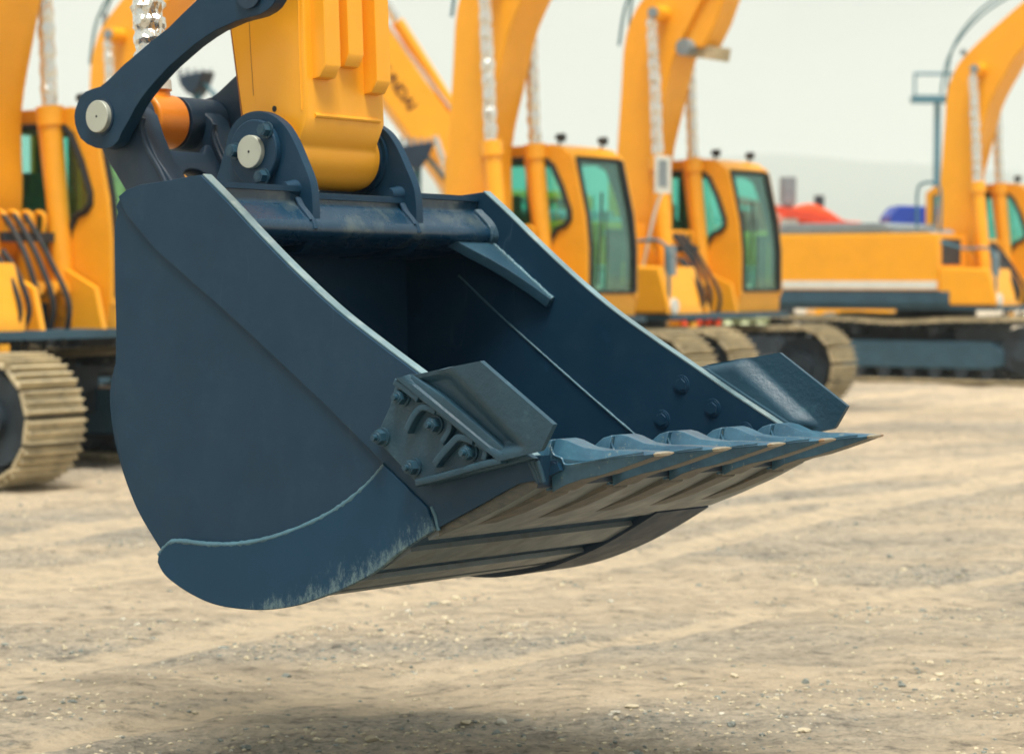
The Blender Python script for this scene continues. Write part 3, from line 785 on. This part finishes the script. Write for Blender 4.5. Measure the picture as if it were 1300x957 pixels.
    for yy, wh in ((CY0 + .062, win_r2), (CY1 - .087, [(.32, 2.84), (1.12, 2.84), (1.28, 2.76), (1.40, 2.48), (1.49, 2.20), (1.52, 1.85), (1.52, 1.50), (.32, 1.50)])): plate([(-.22, 1.22), (1.58, 1.22), (1.60, 1.9), (1.56, 2.25), (1.42, 2.84), (1.2, 2.96), (-.2, 2.94)], yy, yy + .025, .004, holes=[wh, [(-.11, 2.84), (.20, 2.84), (.20, 1.70), (-.11, 1.70)]], bm=lin)
    box(lin, (-.20, CY0 + .09, 1.22), (-.16, CY1 - .09, 1.95)); box(lin, (-.15, CY0 + .09, 2.86), (1.25, CY1 - .09, 2.93)); box(lin, (-.15, CY0 + .09, 1.245), (1.58, CY1 - .09, 1.27))
    E('cab_lining', lin, M['black'], cabo)
    b = BM(); tube(b, [(1.42, .75, 1.27), (1.34, .78, 1.85), (1.22, .80, 1.98)], .03, 8); tube(b, spline([(1.30, .66, 1.95), (1.22, .62, 2.05), (1.14, .70, 2.12), (1.14, .88, 2.12), (1.22, .96, 2.05), (1.30, .9, 1.95)], 4), .018, 8); box(b, (1.44, 1.18, 1.27), (1.52, 1.34, 2.1)); E('control_column', b, M['black'], cabo)
    b = BM(); tube(b, [(1.67, .62, 1.50), (1.665, .66, 1.95), (1.635, .74, 2.35), (1.60, .80, 2.5)], .014, 6); E('wiper', b, M['black'], cabo)
    b = BM(); plate([(-.25, 1.09), (1.62, 1.09), (1.60, 1.155), (-.25, 1.155)], CY0, CY1, .02, bm=b); E('cab_base', b, M['dark'], cabo)
    for y in (CY0 + .03, CY1 - .03):
        E('window', plate(win_r if y < 1 else win_l, y - .006, y + .006, .001), M['glass'], cabo)
        E('window', plate(win_b, y - .006, y + .006, .001), M['glass'], cabo)
        g = BM()
        for poly in ((win_r if y < 1 else win_l),):
            n = len(poly); tube(g, [Vector((p[0], y + (-.036 if y < 1 else .036), p[1])) for p in poly + poly[:1]], .034, 6)
        E('window_seal', g, M['black'], cabo)
    b = BM(); gl = [Vector(p) for p in ((1.645, 1.42), (1.645, 1.9), (1.605, 2.25), (1.465, 2.86))]; strip_solid(b, gl, CY0 + .07, CY1 - .07, -.008); E('windscreen', b, M['glass'], cabo)
    b = BM()
    for y in (CY0 + .078, CY1 - .078): tube(b, [Vector((p.x + .008, y, p.y)) for p in gl], .034, 6)
    for p in (gl[0], gl[-1]): tube(b, [(p.x + .008, CY0 + .078, p.y), (p.x + .008, CY1 - .078, p.y)], .022, 6)
    tube(b, [(1.66, .78, 1.45), (1.665, .80, 1.9), (1.63, .84, 2.3)], .010, 6)
    E('windscreen_seal', b, M['black'], cabo)
    b = BM(); box(b, (.25, .72, 1.5), (.8, 1.2, 1.66)); box(b, (.2, .72, 1.62), (.34, 1.2, 2.3)); box(b, (.22, .80, 2.3), (.32, 1.12, 2.5)); box(b, (1.1, .55, 1.24), (1.35, .7, 1.9)); box(b, (.5, .50, 1.24), (.9, .64, 1.85)); E('seat', b, M['seat'], cabo)
    b = BM(); box(b, (1.40, .98, 1.45), (1.44, 1.16, 1.66)); box(b, (1.40, .98, 1.68), (1.44, 1.16, 1.72)); E('paper_notice', b, M['white'], cabo)
    for y in (.52, 1.36):
        b = BM(); rod(b, (1.22, y, 3.0), (1.25, y, 3.08), .015, seg=8); rod(b, (1.2, y, 3.10), (1.29, y, 3.09), .035, .05, 14); E('work_light', b, M['black'], cabo)
    b = BM(); rod(b, (1.50, -1.25, 1.10), (1.50, -1.25, 1.17), .05, seg=12); rod(b, (1.56, -1.30, 1.25), (1.64, -1.30, 1.25), .09, seg=16); E('head_lamp', b, M['white'])
    E('reflector', box(BM(), (1.60, -.95, .98), (1.66, -.85, 1.06)), M['amber'])
    b = BM(); tube(b, [(1.45, -1.2, 1.7), (1.55, -1.2, 1.85)], .015, 8); box(b, (1.50, -1.32, 1.58), (1.53, -1.10, 1.95)); E('mirror', b, M['grey'])
    if mirror_post:
        b = BM(); tube(b, spline([(1.2, -1.3, 1.7), (1.35, -1.3, 2.3), (1.42, -1.25, 2.55)], 4), .018, 8)
        box(b, (1.40, -1.38, 2.55), (1.43, -1.06, 2.98)); mo = E('mirror', b, M['white']); b = BM(); box(b, (1.431, -1.34, 2.62), (1.436, -1.15, 2.93)); E('mirror_glass', b, M['grey'], mo)
    # boom
    if boom == 'raised':
        bk = [(.20, 1.75), (.12, 2.2), (.14, 2.63), (.23, 3.84), (.27, 4.36), (.36, 4.66), (.56, 4.95), (1.20, 5.48), (1.85, 5.92), (3.2, 6.55), (4.8, 6.9)]
        fw = [(4.9, 6.55), (3.4, 6.0), (2.2, 5.45), (1.5, 5.0), (1.22, 4.62), (.98, 4.19), (.83, 3.67), (.66, 3.0), (.66, 2.3), (.62, 1.9)]
        b = BM(); plate(sp2(bk, 4) + sp2(fw, 4), -.27, .27, .03, bm=b); bo = E('boom', b, M['yellow'])
        E('boom_pin', rod(BM(), (.84, -.50, 4.72), (.84, .50, 4.72), .10, seg=20), M['yellow'], bo); E('boom_pin', rod(BM(), (.42, -.42, 1.85), (.42, .38, 1.85), .12, seg=20), M['yellow'], bo)
        b = BM(); rod(b, (.84, -.53, 4.72), (.84, -.50, 4.72), .065, seg=20); E('pin_cap', b, M['grey'], bo); E('pin_cap', rod(BM(), (.55, -.285, 5.0), (.55, -.26, 5.0), .05, seg=14), M['grey'], bo)
        for y in (-.46, .36):
            p0, p1, p2 = Vector((1.06, y, 1.25)), Vector((.88, y, 3.02)), Vector((.80, y, 4.72))
            b = BM(); rod(b, p0, p1, .095, seg=24); rod(b, p1 + (p0 - p1) * .09, p1, .118, seg=24); rod(b, p0 + Vector((0, -.08, 0)), p0 + Vector((0, .08, 0)), .13, seg=20)
            tube(b, [p0 + Vector((-.10, 0, .3)), p1 + Vector((-.12, 0, -.15))], .022, 8)
            c = E('boom_cylinder', b, M['yellow'])
            E('foil_wrap', foil(BM(), p1, p2 + Vector((0, 0, -.08)), .070, 12, .05, .14, int(loc[1] * 10) + int(y * 10)), M['foil'], c, None)
        b = BM(); plate([(4.75, 6.95), (5.0, 6.85), (7.2, 6.2), (7.3, 5.95), (5.0, 6.3), (4.6, 6.4)], -.2, .2, .03, bm=b); E('arm', b, M['yellow'])
        b = BM(); rod(b, (2.0, 0, 6.25), (4.6, 0, 7.2), .10, seg=16); E('arm_cylinder', b, M['yellow'])
        b = BM(); tube(b, spline([(.10, -.1, 4.4), (.25, -.1, 5.0), (.75, -.1, 5.55), (1.5, -.1, 5.95), (2.4, -.1, 6.35)], 5), .018, 8); tube(b, spline([(.12, .1, 4.4), (.2, .1, 5.1), (.7, .1, 5.7), (1.5, .1, 6.1)], 5), .018, 8); E('boom_hose', b, M['mast'], bo)
    else:
        L_ = 8.2; a = math.radians(boom); o_ = Vector((.42, 0, 1.85)); d = Vector((math.cos(a), 0, math.sin(a))); u = Vector((-math.sin(a), 0, math.cos(a)))
        def T(x, z): v = o_ + d * x + u * z; return (v.x, v.z)
        b = BM(); plate([T(-.15, -.2), T(.8, -.42), T(L_ * .6, -.42), T(L_, -.25), T(L_ + .1, .1), T(L_ * .7, .36), T(L_ * .3, .38), T(.2, .2)], -.27, .27, .03, bm=b); bo = E('boom', b, M['yellow'])
        b = BM(); v0, v1 = T(L_ * .30, .50), T(4.6, .62); rod(b, (v0[0], 0, v0[1]), (v1[0], 0, v1[1]), .11, seg=20); E('arm_cylinder', b, M['yellow'])
        v2 = T(L_ + 2.2, .9); E('foil_wrap', foil(BM(), (v1[0], 0, v1[1]), (v2[0], 0, v2[1]), .08, 12, .05, .14, 9), M['foil'])
        b = BM(); tube(b, [(T(1.0, .50)[0], .2, T(1.0, .50)[1]), (T(L_, .3)[0], .2, T(L_, .3)[1])], .03, 8); tube(b, [(T(1.0, .5)[0], -.15, T(1.0, .5)[1]), (T(3.8, .58)[0], -.15, T(3.8, .58)[1])], .04, 8); E('boom_pipe', b, M['foil'], bo)
        for y in (-.42, .42):
            p0 = Vector((1.10, y, 1.25)); q = T(2.7, -.1); p2 = Vector((q[0], y, q[1])); p1 = p0.lerp(p2, .62)
            b = BM(); rod(b, p0, p1, .095, seg=20); c = E('boom_cylinder', b, M['yellow'])
            E('foil_wrap', foil(BM(), p1, p2, .065, 12, .05, .12, 5), M['foil'], c, None)
        if text:
            cu = bpy.data.curves.new('t', 'FONT'); cu.body = text; cu.size = .26; cu.extrude = .002; cu.align_x = 'CENTER'; cu.align_y = 'CENTER'; cu.offset = .008
            ob = bpy.data.objects.new('t', cu); me = bpy.data.meshes.new_from_object(ob)
            b = BM(); b.from_mesh(me); bpy.data.objects.remove(ob); bpy.data.curves.remove(cu); bpy.data.meshes.remove(me)
            side = text_side
            for v in b.verts:
                X, Y, Z = v.co
                v.co = o_ + d * 3.85 - u * .10 - d * X + u * Y + Vector((0, .276, 0))
            E('boom_lettering', b, M['text'], bo)
    return r
MESH = {}
text_side = (1, 1)

def at(px, D): return Vector(((px - CX) / F_PX * D, D, 0))
ex1 = make_excavator((-4.83, 20.7, 0), 'nearest yellow excavator, cut by the left picture edge, its track end showing')
ex2 = make_excavator((-.68, 26.5, 0), 'yellow excavator directly behind the big bucket, boom rising beside its cab')
ex3 = make_excavator((1.28, 29.8, 0), 'yellow excavator with mirror on a white frame, parked right of the one behind the bucket', mirror_post=True)
ex4 = make_excavator((6.59, 37.6, 0), 'yellow excavator at right edge showing its long engine housing with white stripe', rail=True)
ex5 = make_excavator((-5.63, 32.4, 0), 'yellow excavator in the second row, only its boom visible beyond the dark link', group='yellow excavators standing in the back row')
ex6 = make_excavator((.62, 42.0, 0), 'yellow excavator whose lettered boom slants up to the left behind the bucket', heading=math.atan2(-.25, -.97), boom=53.5, text='HYUNDAI', group='yellow excavators standing in the back row')

# folded stick end hanging from the boom of the third excavator
b = BM()
def l3(px, py, y=0.):     # point in ex3's local x-z plane at sideways offset y
    h = Vector((math.cos(HEAD), math.sin(HEAD), 0)); l = Vector((-h.y, h.x, 0)); d = ray(px, py)
    o_ = Vector(ex3.location); t = ((o_ + l * y - cam_pos).dot(l)) / d.dot(l); p = cam_pos + d * t - o_
    return Vector((p.dot(h), p.z))
pl = [l3(x, y, -.2) for x, y in ((868, 62), (893, 60), (908, 30), (922, -10), (932, -80), (880, -80), (862, 0))]
plate(pl, -.2, .2, .03, bm=b); link('stick', b, M['yellow'], ex3, 35)
b = BM(); q = l3(874, 61, -.2); rod(b, (q.x, -.33, q.y), (q.x, .30, q.y), .10, seg=20); link('stick_pin', b, M['grey'], ex3, 35)
b = BM(); q2 = l3(908, 66, -.2); obox(b, (q.x, 0, q.y - .02), (q2.x, 0, q2.y - .02), .3, .16); link('stick_bracket', b, M['shoe'], ex3, 35)

# ------------------------------------------------------------------ distant things
def bar_thing(name, label, cat, loc): r = empty(name, loc); tag(r, label, cat); return r
# raised dark buckets of far machines
def far_bucket(loc, s, z0, label, heading):
    r = empty('raised_bucket', loc, (0, 0, heading)); tag(r, label, 'bucket', 'dark buckets raised far behind')
    b = BM()
    plate([(-.55 * s, z0 + .75 * s), (.75 * s, z0 + .95 * s), (.50 * s, z0 + .35 * s), (.15 * s, z0 - .15 * s), (-.15 * s, z0), (-.45 * s, z0 + .35 * s)], -.6 * s, .6 * s, .02, bm=b); link('shell', b, M['slate_dark'], r, 35)
    for k in range(5):
        b = BM(); y = -.48 * s + k * .24 * s; x = -.50 * s + k * .26 * s
        plate([(x - .08 * s, z0 + .75 * s), (x + .08 * s, z0 + .78 * s), (x + .05 * s, z0 + 1.12 * s), (x - .05 * s, z0 + 1.10 * s)], -.08 * s + y, .08 * s + y, .005, bm=b); link('tooth', b, M['grey'], r, 35)
    b = BM(); tube(b, [(.1 * s, 0, z0 + .1), (.05, .1, z0 * .5), (.1, .1, 0)], .07, 10); link('support_arm', b, M['mast'], r, 35)
    b = BM(); tube(b, [(.5 * s, 0, z0 + .4 * s), (.5 + .3, .2, z0 - .55), (1.7, .4, .3)], .035, 8); link('strut', b, M['mast'], r, 35)
    return r
p = at(526, 36); far_bucket((p.x, p.y, 0), .40, 3.2, 'dark toothed bucket raised against the sky beside the slanted boom', .1)
p = at(249, 38); far_bucket((p.x, p.y, 0), .34, 4.45, 'dark toothed bucket raised in the gap between link and yellow arm', -.4)

# lighting mast
r = bar_thing('light_mast', 'slim blue grey mast with a rectangular frame on top', 'mast', at(1188, 95))
b = BM(); rod(b, (0, 0, 0), (0, 0, 8.4), .16, .12, 12); link('pole', b, M['mast'], r, 35)
b = BM(); box(b, (-1.0, -.4, 8.35), (1.0, .4, 8.62))
for x in (-.95, .95):
    tube(b, [(x, -.35, 8.6), (x, -.35, 9.45)], .05, 8)
tube(b, [(-.98, -.35, 9.45), (.98, -.35, 9.45)], .06, 8); link('platform', b, M['mast'], r, 35)
# red machine far right
r = bar_thing('red_loader', 'red orange machine with rounded hood and grey exhaust beyond the grey hood', 'loader', at(1018, 58))
b = BM(); plate(sp2([(-.75, 1.3), (-.72, 2.6), (-.35, 3.15), (.1, 3.3), (.5, 3.15), (.9, 2.9), (1.5, 2.7), (1.6, 1.3)], 4), -.8, .8, .06, bm=b); link('hood', b, M['hivis'], r, 35)
link('side_panel', box(BM(), (-.62, -.86, 2.55), (-.2, -.81, 2.95)), M['white'], r, 35)
link('air_filter', rod(BM(), (.35, -.4, 3.0), (.35, -.4, 3.5), .12, seg=12), M['dark'], r, 35)
link('lift_arm', obox(BM(), (-2.0, -.9, 3.45), (1.9, -.9, 2.55), .12, .2), M['red'], r, 35)
b = BM(); rod(b, (-.35, 0, 3.0), (-.35, 0, 3.9), .14, seg=14); rod(b, (-.35, 0, 3.3), (-.35, 0, 3.95), .2, seg=14); link('exhaust', b, M['grey'], r, 35)
b = BM(); box(b, (-1.6, -.7, 2.9), (-.8, .7, 3.15)); box(b, (-1.5, -.6, 1.3), (-.9, .6, 2.9)); link('cab', b, M['red'], r, 35)
b = BM()
for x in (-1.0, 1.0):
    rod(b, (x, -1.1, .7), (x, 1.1, .7), .7, seg=24)
link('wheel', b, M['black'], r, 35)
# blue machine
r = bar_thing('blue_generator', 'dark blue generator box peeping above the yellow engine housing', 'generator', at(1166, 56))
b = BM(); plate([(-.8, .3), (.8, .3), (.8, 3.15), (-.6, 3.2), (-.8, 2.95)], -.8, .8, .05, bm=b); link('casing', b, M['blue'], r, 35)
# yellow wheeled roller seen under the house of the far excavator
r = bar_thing('yellow_roller', 'yellow machine with round drums glimpsed under the far excavator', 'road roller', at(1085, 47))
for x in (-.55, .65):
    b = BM(); rod(b, (x, -.8, .45), (x, .8, .45), .45, seg=28); link('drum', b, M['grey'], r, 35)
b = BM(); plate([(-.9, .75), (.95, .75), (.95, 1.15), (.2, 1.25), (-.8, 1.15)], -.7, .7, .04, bm=b); link('frame', b, M['yellow'], r, 35)
# bundle of safety mesh
r = bar_thing('safety_bundle', 'folded red orange and lime safety tarpaulin lying behind the third excavator', 'tarpaulin', at(905, 33.2))
for (x0, x1, m_, nm) in ((-.45, .12, 'hivis', 'red_fold'), (.10, .75, 'lime', 'lime_fold'), (-.62, -.44, 'amber', 'yellow_fold')):
    b = BM(); n = 14
    for k in range(2):
        prev = None
        for i in range(n + 1):
            x = x0 + (x1 - x0) * i / n; w = .22 + .05 * math.sin(i * 1.3 + k); zc = .93 + .09 * k; h = .07 + .02 * math.sin(i * .9 + k * 2)
            ring = [b.verts.new((x, w * math.cos(t), zc + h * math.sin(t))) for t in [2 * PI * q / 10 for q in range(10)]]
            if prev:
                for q in range(10): b.faces.new((prev[q], prev[(q + 1) % 10], ring[(q + 1) % 10], ring[q]))
            else: b.faces.new(ring)
            prev = ring
        b.faces.new(prev)
    link(nm, b, M[m_], r, 50)
b = BM(); box(b, (-.7, -.4, 0), (.8, .4, .83)); bo = link('crate', b, M['dark'], r, 35); bevelmod(bo, .02)

# ------------------------------------------------------------------ ground
def ground_mat():
    m, nt, b = nodes('dry_dirt')
    tc = N(nt, 'ShaderNodeTexCoord')
    big = tex(nt, .45, 8, .62, (.45, 1, 1)); mid = tex(nt, 3.2, 10, .68, (.6, 1, 1)); fine = tex(nt, 28, 10, .7)
    base = ramp(nt, mid, [(.30, (.56, .47, .36)), (.5, (.80, .65, .47)), (.72, (.88, .73, .54))])
    grey = ramp(nt, fine, [(.30, (.19, .185, .165)), (.50, (.56, .50, .41)), (.72, (.82, .69, .53))])
    f = ramp(nt, big, [(.44, 0.), (.60, 1.)])
    col = mix(nt, f, base, grey)
    peb = N(nt, 'ShaderNodeTexVoronoi', Scale=17.); nt.links.new(tc.outputs['Object'], peb.inputs['Vector'])
    pf = ramp(nt, peb.outputs['Distance'], [(.10, 1.), (.22, 0.)])
    pm = N(nt, 'ShaderNodeMath', operation='MULTIPLY'); nt.links.new(pf, pm.inputs[0]); nt.links.new(f, pm.inputs[1])
    col = mix(nt, pm.outputs[0], col, (.30, .31, .27, 1))
    # compacted smooth vehicle lane
    at_ = N(nt, 'ShaderNodeAttribute', attribute_name='lane')
    ln = N(nt, 'ShaderNodeMath', operation='MULTIPLY_ADD'); nt.links.new(mid, ln.inputs[0]); ln.inputs[1].default_value = .5; 
    sb = N(nt, 'ShaderNodeMath', operation='SUBTRACT'); nt.links.new(at_.outputs['Fac'], sb.inputs[0]); sb.inputs[1].default_value = .25; nt.links.new(sb.outputs[0], ln.inputs[2])
    lf = ramp(nt, ln.outputs[0], [(.25, 0.), (.65, .85)])
    lane_c = ramp(nt, tex(nt, 7, 8, .6, (.3, 1, 1)), [(.3, (.80, .65, .46)), (.7, (.89, .73, .53))])
    col = mix(nt, lf, col, lane_c)
    gr1 = ramp(nt, tex(nt, 11, 12, .78, (.8, 1.1, 1)), [(.36, (.40, .42, .45)), (.47, (.88, .885, .89)), (.60, (1.0, 1.0, 1.0)), (.72, (1.12, 1.10, 1.06))])
    col = mix(nt, 1., col, gr1, 'MULTIPLY')
    gr2 = ramp(nt, tex(nt, 2.2, 10, .7, (.5, 1.4, 1)), [(.34, (.74, .75, .76)), (.52, (1.0, 1.0, 1.0))])
    inv = N(nt, 'ShaderNodeMath', operation='SUBTRACT'); inv.inputs[0].default_value = 1.; nt.links.new(lf, inv.inputs[1])
    col = mix(nt, inv.outputs[0], col, mix(nt, 1., col, gr2, 'MULTIPLY'))
    nt.links.new(col, b.inputs['Base Color']); b.inputs['Roughness'].default_value = .95; b.inputs['Specular IOR Level'].default_value = .15
    h = N(nt, 'ShaderNodeMath', operation='MULTIPLY_ADD'); nt.links.new(fine, h.inputs[0]); h.inputs[1].default_value = .5; nt.links.new(mid, h.inputs[2])
    bn = N(nt, 'ShaderNodeBump', Strength=1., Distance=.11); nt.links.new(h.outputs[0], bn.inputs['Height']); nt.links.new(bn.outputs[0], b.inputs['Normal'])
    return m
M['ground'] = ground_mat()
# vehicle lanes: (point, direction) with half width
lanes = [((-1.24, 10.9), (1, 1.6), .26), ((-2.74, 15.3), (1, 1.8), .34), ((1.3, 16.4), (1, 1.0), .30), ((2.9, 19.6), (1, 1.2), .4), ((-4.2, 17.), (1, 1.7), .4), ((1.9, 12.2), (1, 1.1), .14), ((.2, 25.), (1, .8), .5)]
def lane_val(x, y):
    v = 0
    for (p, d, hw) in lanes:
        l = math.hypot(*d); nx, ny = -d[1] / l, d[0] / l
        s = (x - p[0]) * nx + (y - p[1]) * ny + .18 * noise.noise(Vector((x * .5, y * .5, 3)))
        v = max(v, 1 - abs(s) / hw) if abs(s) < hw else v
    return min(1, v * 1.6)
def gh(x, y):
    n = .030 * noise.fractal(Vector((x * .9, y * 1.3, 0)), 1, 2, 4) + .012 * noise.fractal(Vector((x * 5, y * 7, 4)), 1, 2, 3)
    l = lane_val(x, y)
    if y < 26:
        cl = max(0, noise.noise(Vector((x * .6, y * .8, 21))) + .25)
        n += cl * .034 * abs(noise.noise(Vector((x * 9, y * 9, 9)))) + cl * .018 * noise.noise(Vector((x * 21, y * 21, 2)))
    fade = 1 / (1 + max(0, y - 60) / 20)
    return (n * (1 - .75 * l) - .02 * l) * fade - .015
gb = BM(); lane_l = []
ys = [3.5]; 
while ys[-1] < 70: ys.append(ys[-1] + .019 * (ys[-1] / 8) ** 1.7)
ys += [85, 110, 150, 220, 400, 800, 1600, 3200, 5900]
NXG = 380; rows = []
lay = gb.verts.layers.float.new('lane')
for y in ys:
    wd = .34 * y + 2.0 if y < 70 else y * .34 + (y - 70) * 1.2 + 2
    row = []
    for i in range(NXG + 1):
        x = -wd + 2 * wd * i / NXG
        v = gb.verts.new((x, y, gh(x, y) if y < 80 else -.02)); v[lay] = lane_val(x, y) if y < 80 else 0
        row.append(v)
    rows.append(row)
for a, b_ in zip(rows, rows[1:]):
    for i in range(NXG): gb.faces.new((a[i], a[i + 1], b_[i + 1], b_[i]))
# surrounding sheet (sides and behind the camera)
g = link('ground', gb, M['ground'], None, 180); tag(g, kind='structure')
b = BM(); vs = [b.verts.new(v) for v in ((-5900, -60, -.12), (5900, -60, -.12), (5900, 5950, -.12), (-5900, 5950, -.12))]; b.faces.new(vs)
g2 = link('terrain', b, M['ground']); tag(g2, kind='structure')

# loose stones and clods: nobody could count them
ico = {}
for sub in (1, 2):
    t_ = bmesh.new(); bmesh.ops.create_icosphere(t_, subdivisions=sub, radius=1); t_.verts.ensure_lookup_table()
    ico[sub] = ([v.co.copy() for v in t_.verts], [[v.index for v in f.verts] for f in t_.faces]); t_.free()
sv, sf, smi = [], [], []; rs = random.Random(11)
for i in range(16000):
    y = 7.3 + (rs.random() ** 1.4) * 20; x = rs.uniform(-.23, .23) * y
    dens = noise.noise(Vector((x * .6, y * .8, 21)))
    if lane_val(x, y) > .3 and rs.random() < .9: continue
    if dens < .0 and rs.random() < .8: continue
    big = rs.random() < .035
    s = rs.uniform(.004, .012) if not big else rs.uniform(.012, .022)
    z = gh(x, y); mi = 0 if rs.random() < .62 else (1 if rs.random() < .8 else 2)
    vs_, fs_ = ico[2 if big else 1]; o0 = len(sv); ax_s = (rs.uniform(.7, 1.4), rs.uniform(.7, 1.2), rs.uniform(.4, .75)); sd_ = rs.uniform(0, 99); ca, sa = math.cos(sd_), math.sin(sd_)
    for v in vs_:
        k = s * (1 + .45 * noise.noise(v * 1.3 + Vector((sd_, 0, 0))))
        q = Vector((v.x * ax_s[0], v.y * ax_s[1], v.z * ax_s[2])) * k
        sv.append((x + q.x * ca - q.y * sa, y + q.x * sa + q.y * ca, z + s * .1 + q.z))
    for f in fs_: sf.append([o0 + a for a in f]); smi.append(mi)
M['st1'] = paint('clod_tan', (.52, .45, .32), .95, .2); M['st2'] = paint('stone_grey', (.20, .22, .20), .9, .2); M['st3'] = paint('stone_pale', (.50, .47, .39), .9, .2)
me = bpy.data.meshes.new('loose_stones'); me.from_pydata(sv, [], sf)
for q in ('st1', 'st2', 'st3'): me.materials.append(M[q])
me.polygons.foreach_set('material_index', smi)
st = bpy.data.objects.new('loose_stones', me); COL.objects.link(st); tag(st, 'small stones and dirt clods scattered over the dry ground', 'stones', kind='stuff')

# hills
hb = BM(); rows = []
for (yy, sc) in ((3000, 0), (3300, .55), (3700, .95), (4200, 1), (4800, .7)):
    row = []
    for i in range(90):
        x = -3600 + 7200 * i / 89
        h = (165 + 30 * noise.fractal(Vector((x / 900, 1.3, 0)), 1, 2, 4) + 14 * noise.noise(Vector((x / 210, 4, 0)))) * sc * (yy / 3700)
        row.append(hb.verts.new((x, yy, h - 2)))
    rows.append(row)
for a, b_ in zip(rows, rows[1:]):
    for i in range(89): hb.faces.new((a[i], a[i + 1], b_[i + 1], b_[i]))
M['hill'] = paint('wooded_hill', (.05, .09, .07), .9, .3, bmp=0)
hi_ = link('hills', hb, M['hill'], None, 60); tag(hi_, kind='structure')

# haze
hz = BM(); box(hz, (-6100, -100, -2.0), (6100, 6100, 290))
hm = bpy.data.materials.new('haze_air'); hm.use_nodes = True; nt = hm.node_tree; nt.nodes.clear()
o_ = nt.nodes.new('ShaderNodeOutputMaterial'); v = nt.nodes.new('ShaderNodeVolumePrincipled'); v.inputs['Color'].default_value = (.84, .92, .95, 1); v.inputs['Density'].default_value = .00044; v.inputs['Anisotropy'].default_value = .2
nt.links.new(v.outputs[0], o_.inputs['Volume'])
hzo = link('haze', hz, hm); tag(hzo, kind='stuff'); hzo['label'] = 'pale summer haze veiling the far hills'; hzo['category'] = 'haze'

# ------------------------------------------------------------------ light
SUN_AZ, SUN_EL = math.radians(170), math.radians(71)     # compass-like: direction the sun stands in, clockwise from +y
sd = Vector((math.sin(SUN_AZ) * math.cos(SUN_EL), math.cos(SUN_AZ) * math.cos(SUN_EL), math.sin(SUN_EL)))
ld = bpy.data.lights.new('sun', 'SUN'); ld.energy = 3.4; ld.angle = math.radians(25); ld.color = (1, .95, .85)
lo = bpy.data.objects.new('sun', ld); COL.objects.link(lo); lo.rotation_euler = sd.to_track_quat('Z', 'Y').to_euler()
w = bpy.data.worlds.new('World'); scene.world = w; w.use_nodes = True; nt = w.node_tree
bg = nt.nodes['Background']; bg.inputs['Strength'].default_value = .10
sky = nt.nodes.new('ShaderNodeTexSky'); sky.sky_type = 'NISHITA'; sky.sun_disc = False; sky.sun_elevation = SUN_EL; sky.sun_rotation = SUN_AZ; sky.dust_density = 4; sky.air_density = 1.2
tcw = nt.nodes.new('ShaderNodeTexCoord'); mpw = nt.nodes.new('ShaderNodeMapping'); mpw.inputs['Scale'].default_value = (1, 1, 3.2); nt.links.new(tcw.outputs['Generated'], mpw.inputs[0])
nw = nt.nodes.new('ShaderNodeTexNoise'); nw.inputs['Scale'].default_value = 5.5; nw.inputs['Detail'].default_value = 6; nt.links.new(mpw.outputs[0], nw.inputs['Vector'])
cl = ramp(nt, nw.outputs['Fac'], [(.35, (.375, .395, .37)), (.65, (.455, .465, .415))])
scw = nt.nodes.new('ShaderNodeVectorMath'); scw.operation = 'SCALE'; scw.inputs['Scale'].default_value = 10.; nt.links.new(cl, scw.inputs[0])
mx = nt.nodes.new('ShaderNodeMix'); mx.data_type = 'RGBA'; mx.inputs[0].default_value = .93; nt.links.new(scw.outputs[0], mx.inputs[7])
nt.links.new(sky.outputs[0], mx.inputs[6]); nt.links.new(mx.outputs[2], bg.inputs['Color'])

scene.view_settings.view_transform = 'Standard'; scene.view_settings.look = 'None'; scene.view_settings.exposure = .66; scene.view_settings.gamma = 1; scene.view_settings.use_curve_mapping = False
scene.render.engine = 'CYCLES'
cy = scene.cycles; cy.use_denoising = True; cy.max_bounces = 7; cy.diffuse_bounces = 3; cy.glossy_bounces = 3; cy.transparent_max_bounces = 12; cy.transmission_bounces = 4; cy.volume_bounces = 2
cy.use_adaptive_sampling = True; cy.adaptive_threshold = .02
scene.render.resolution_x = 1024; scene.render.resolution_y = 753
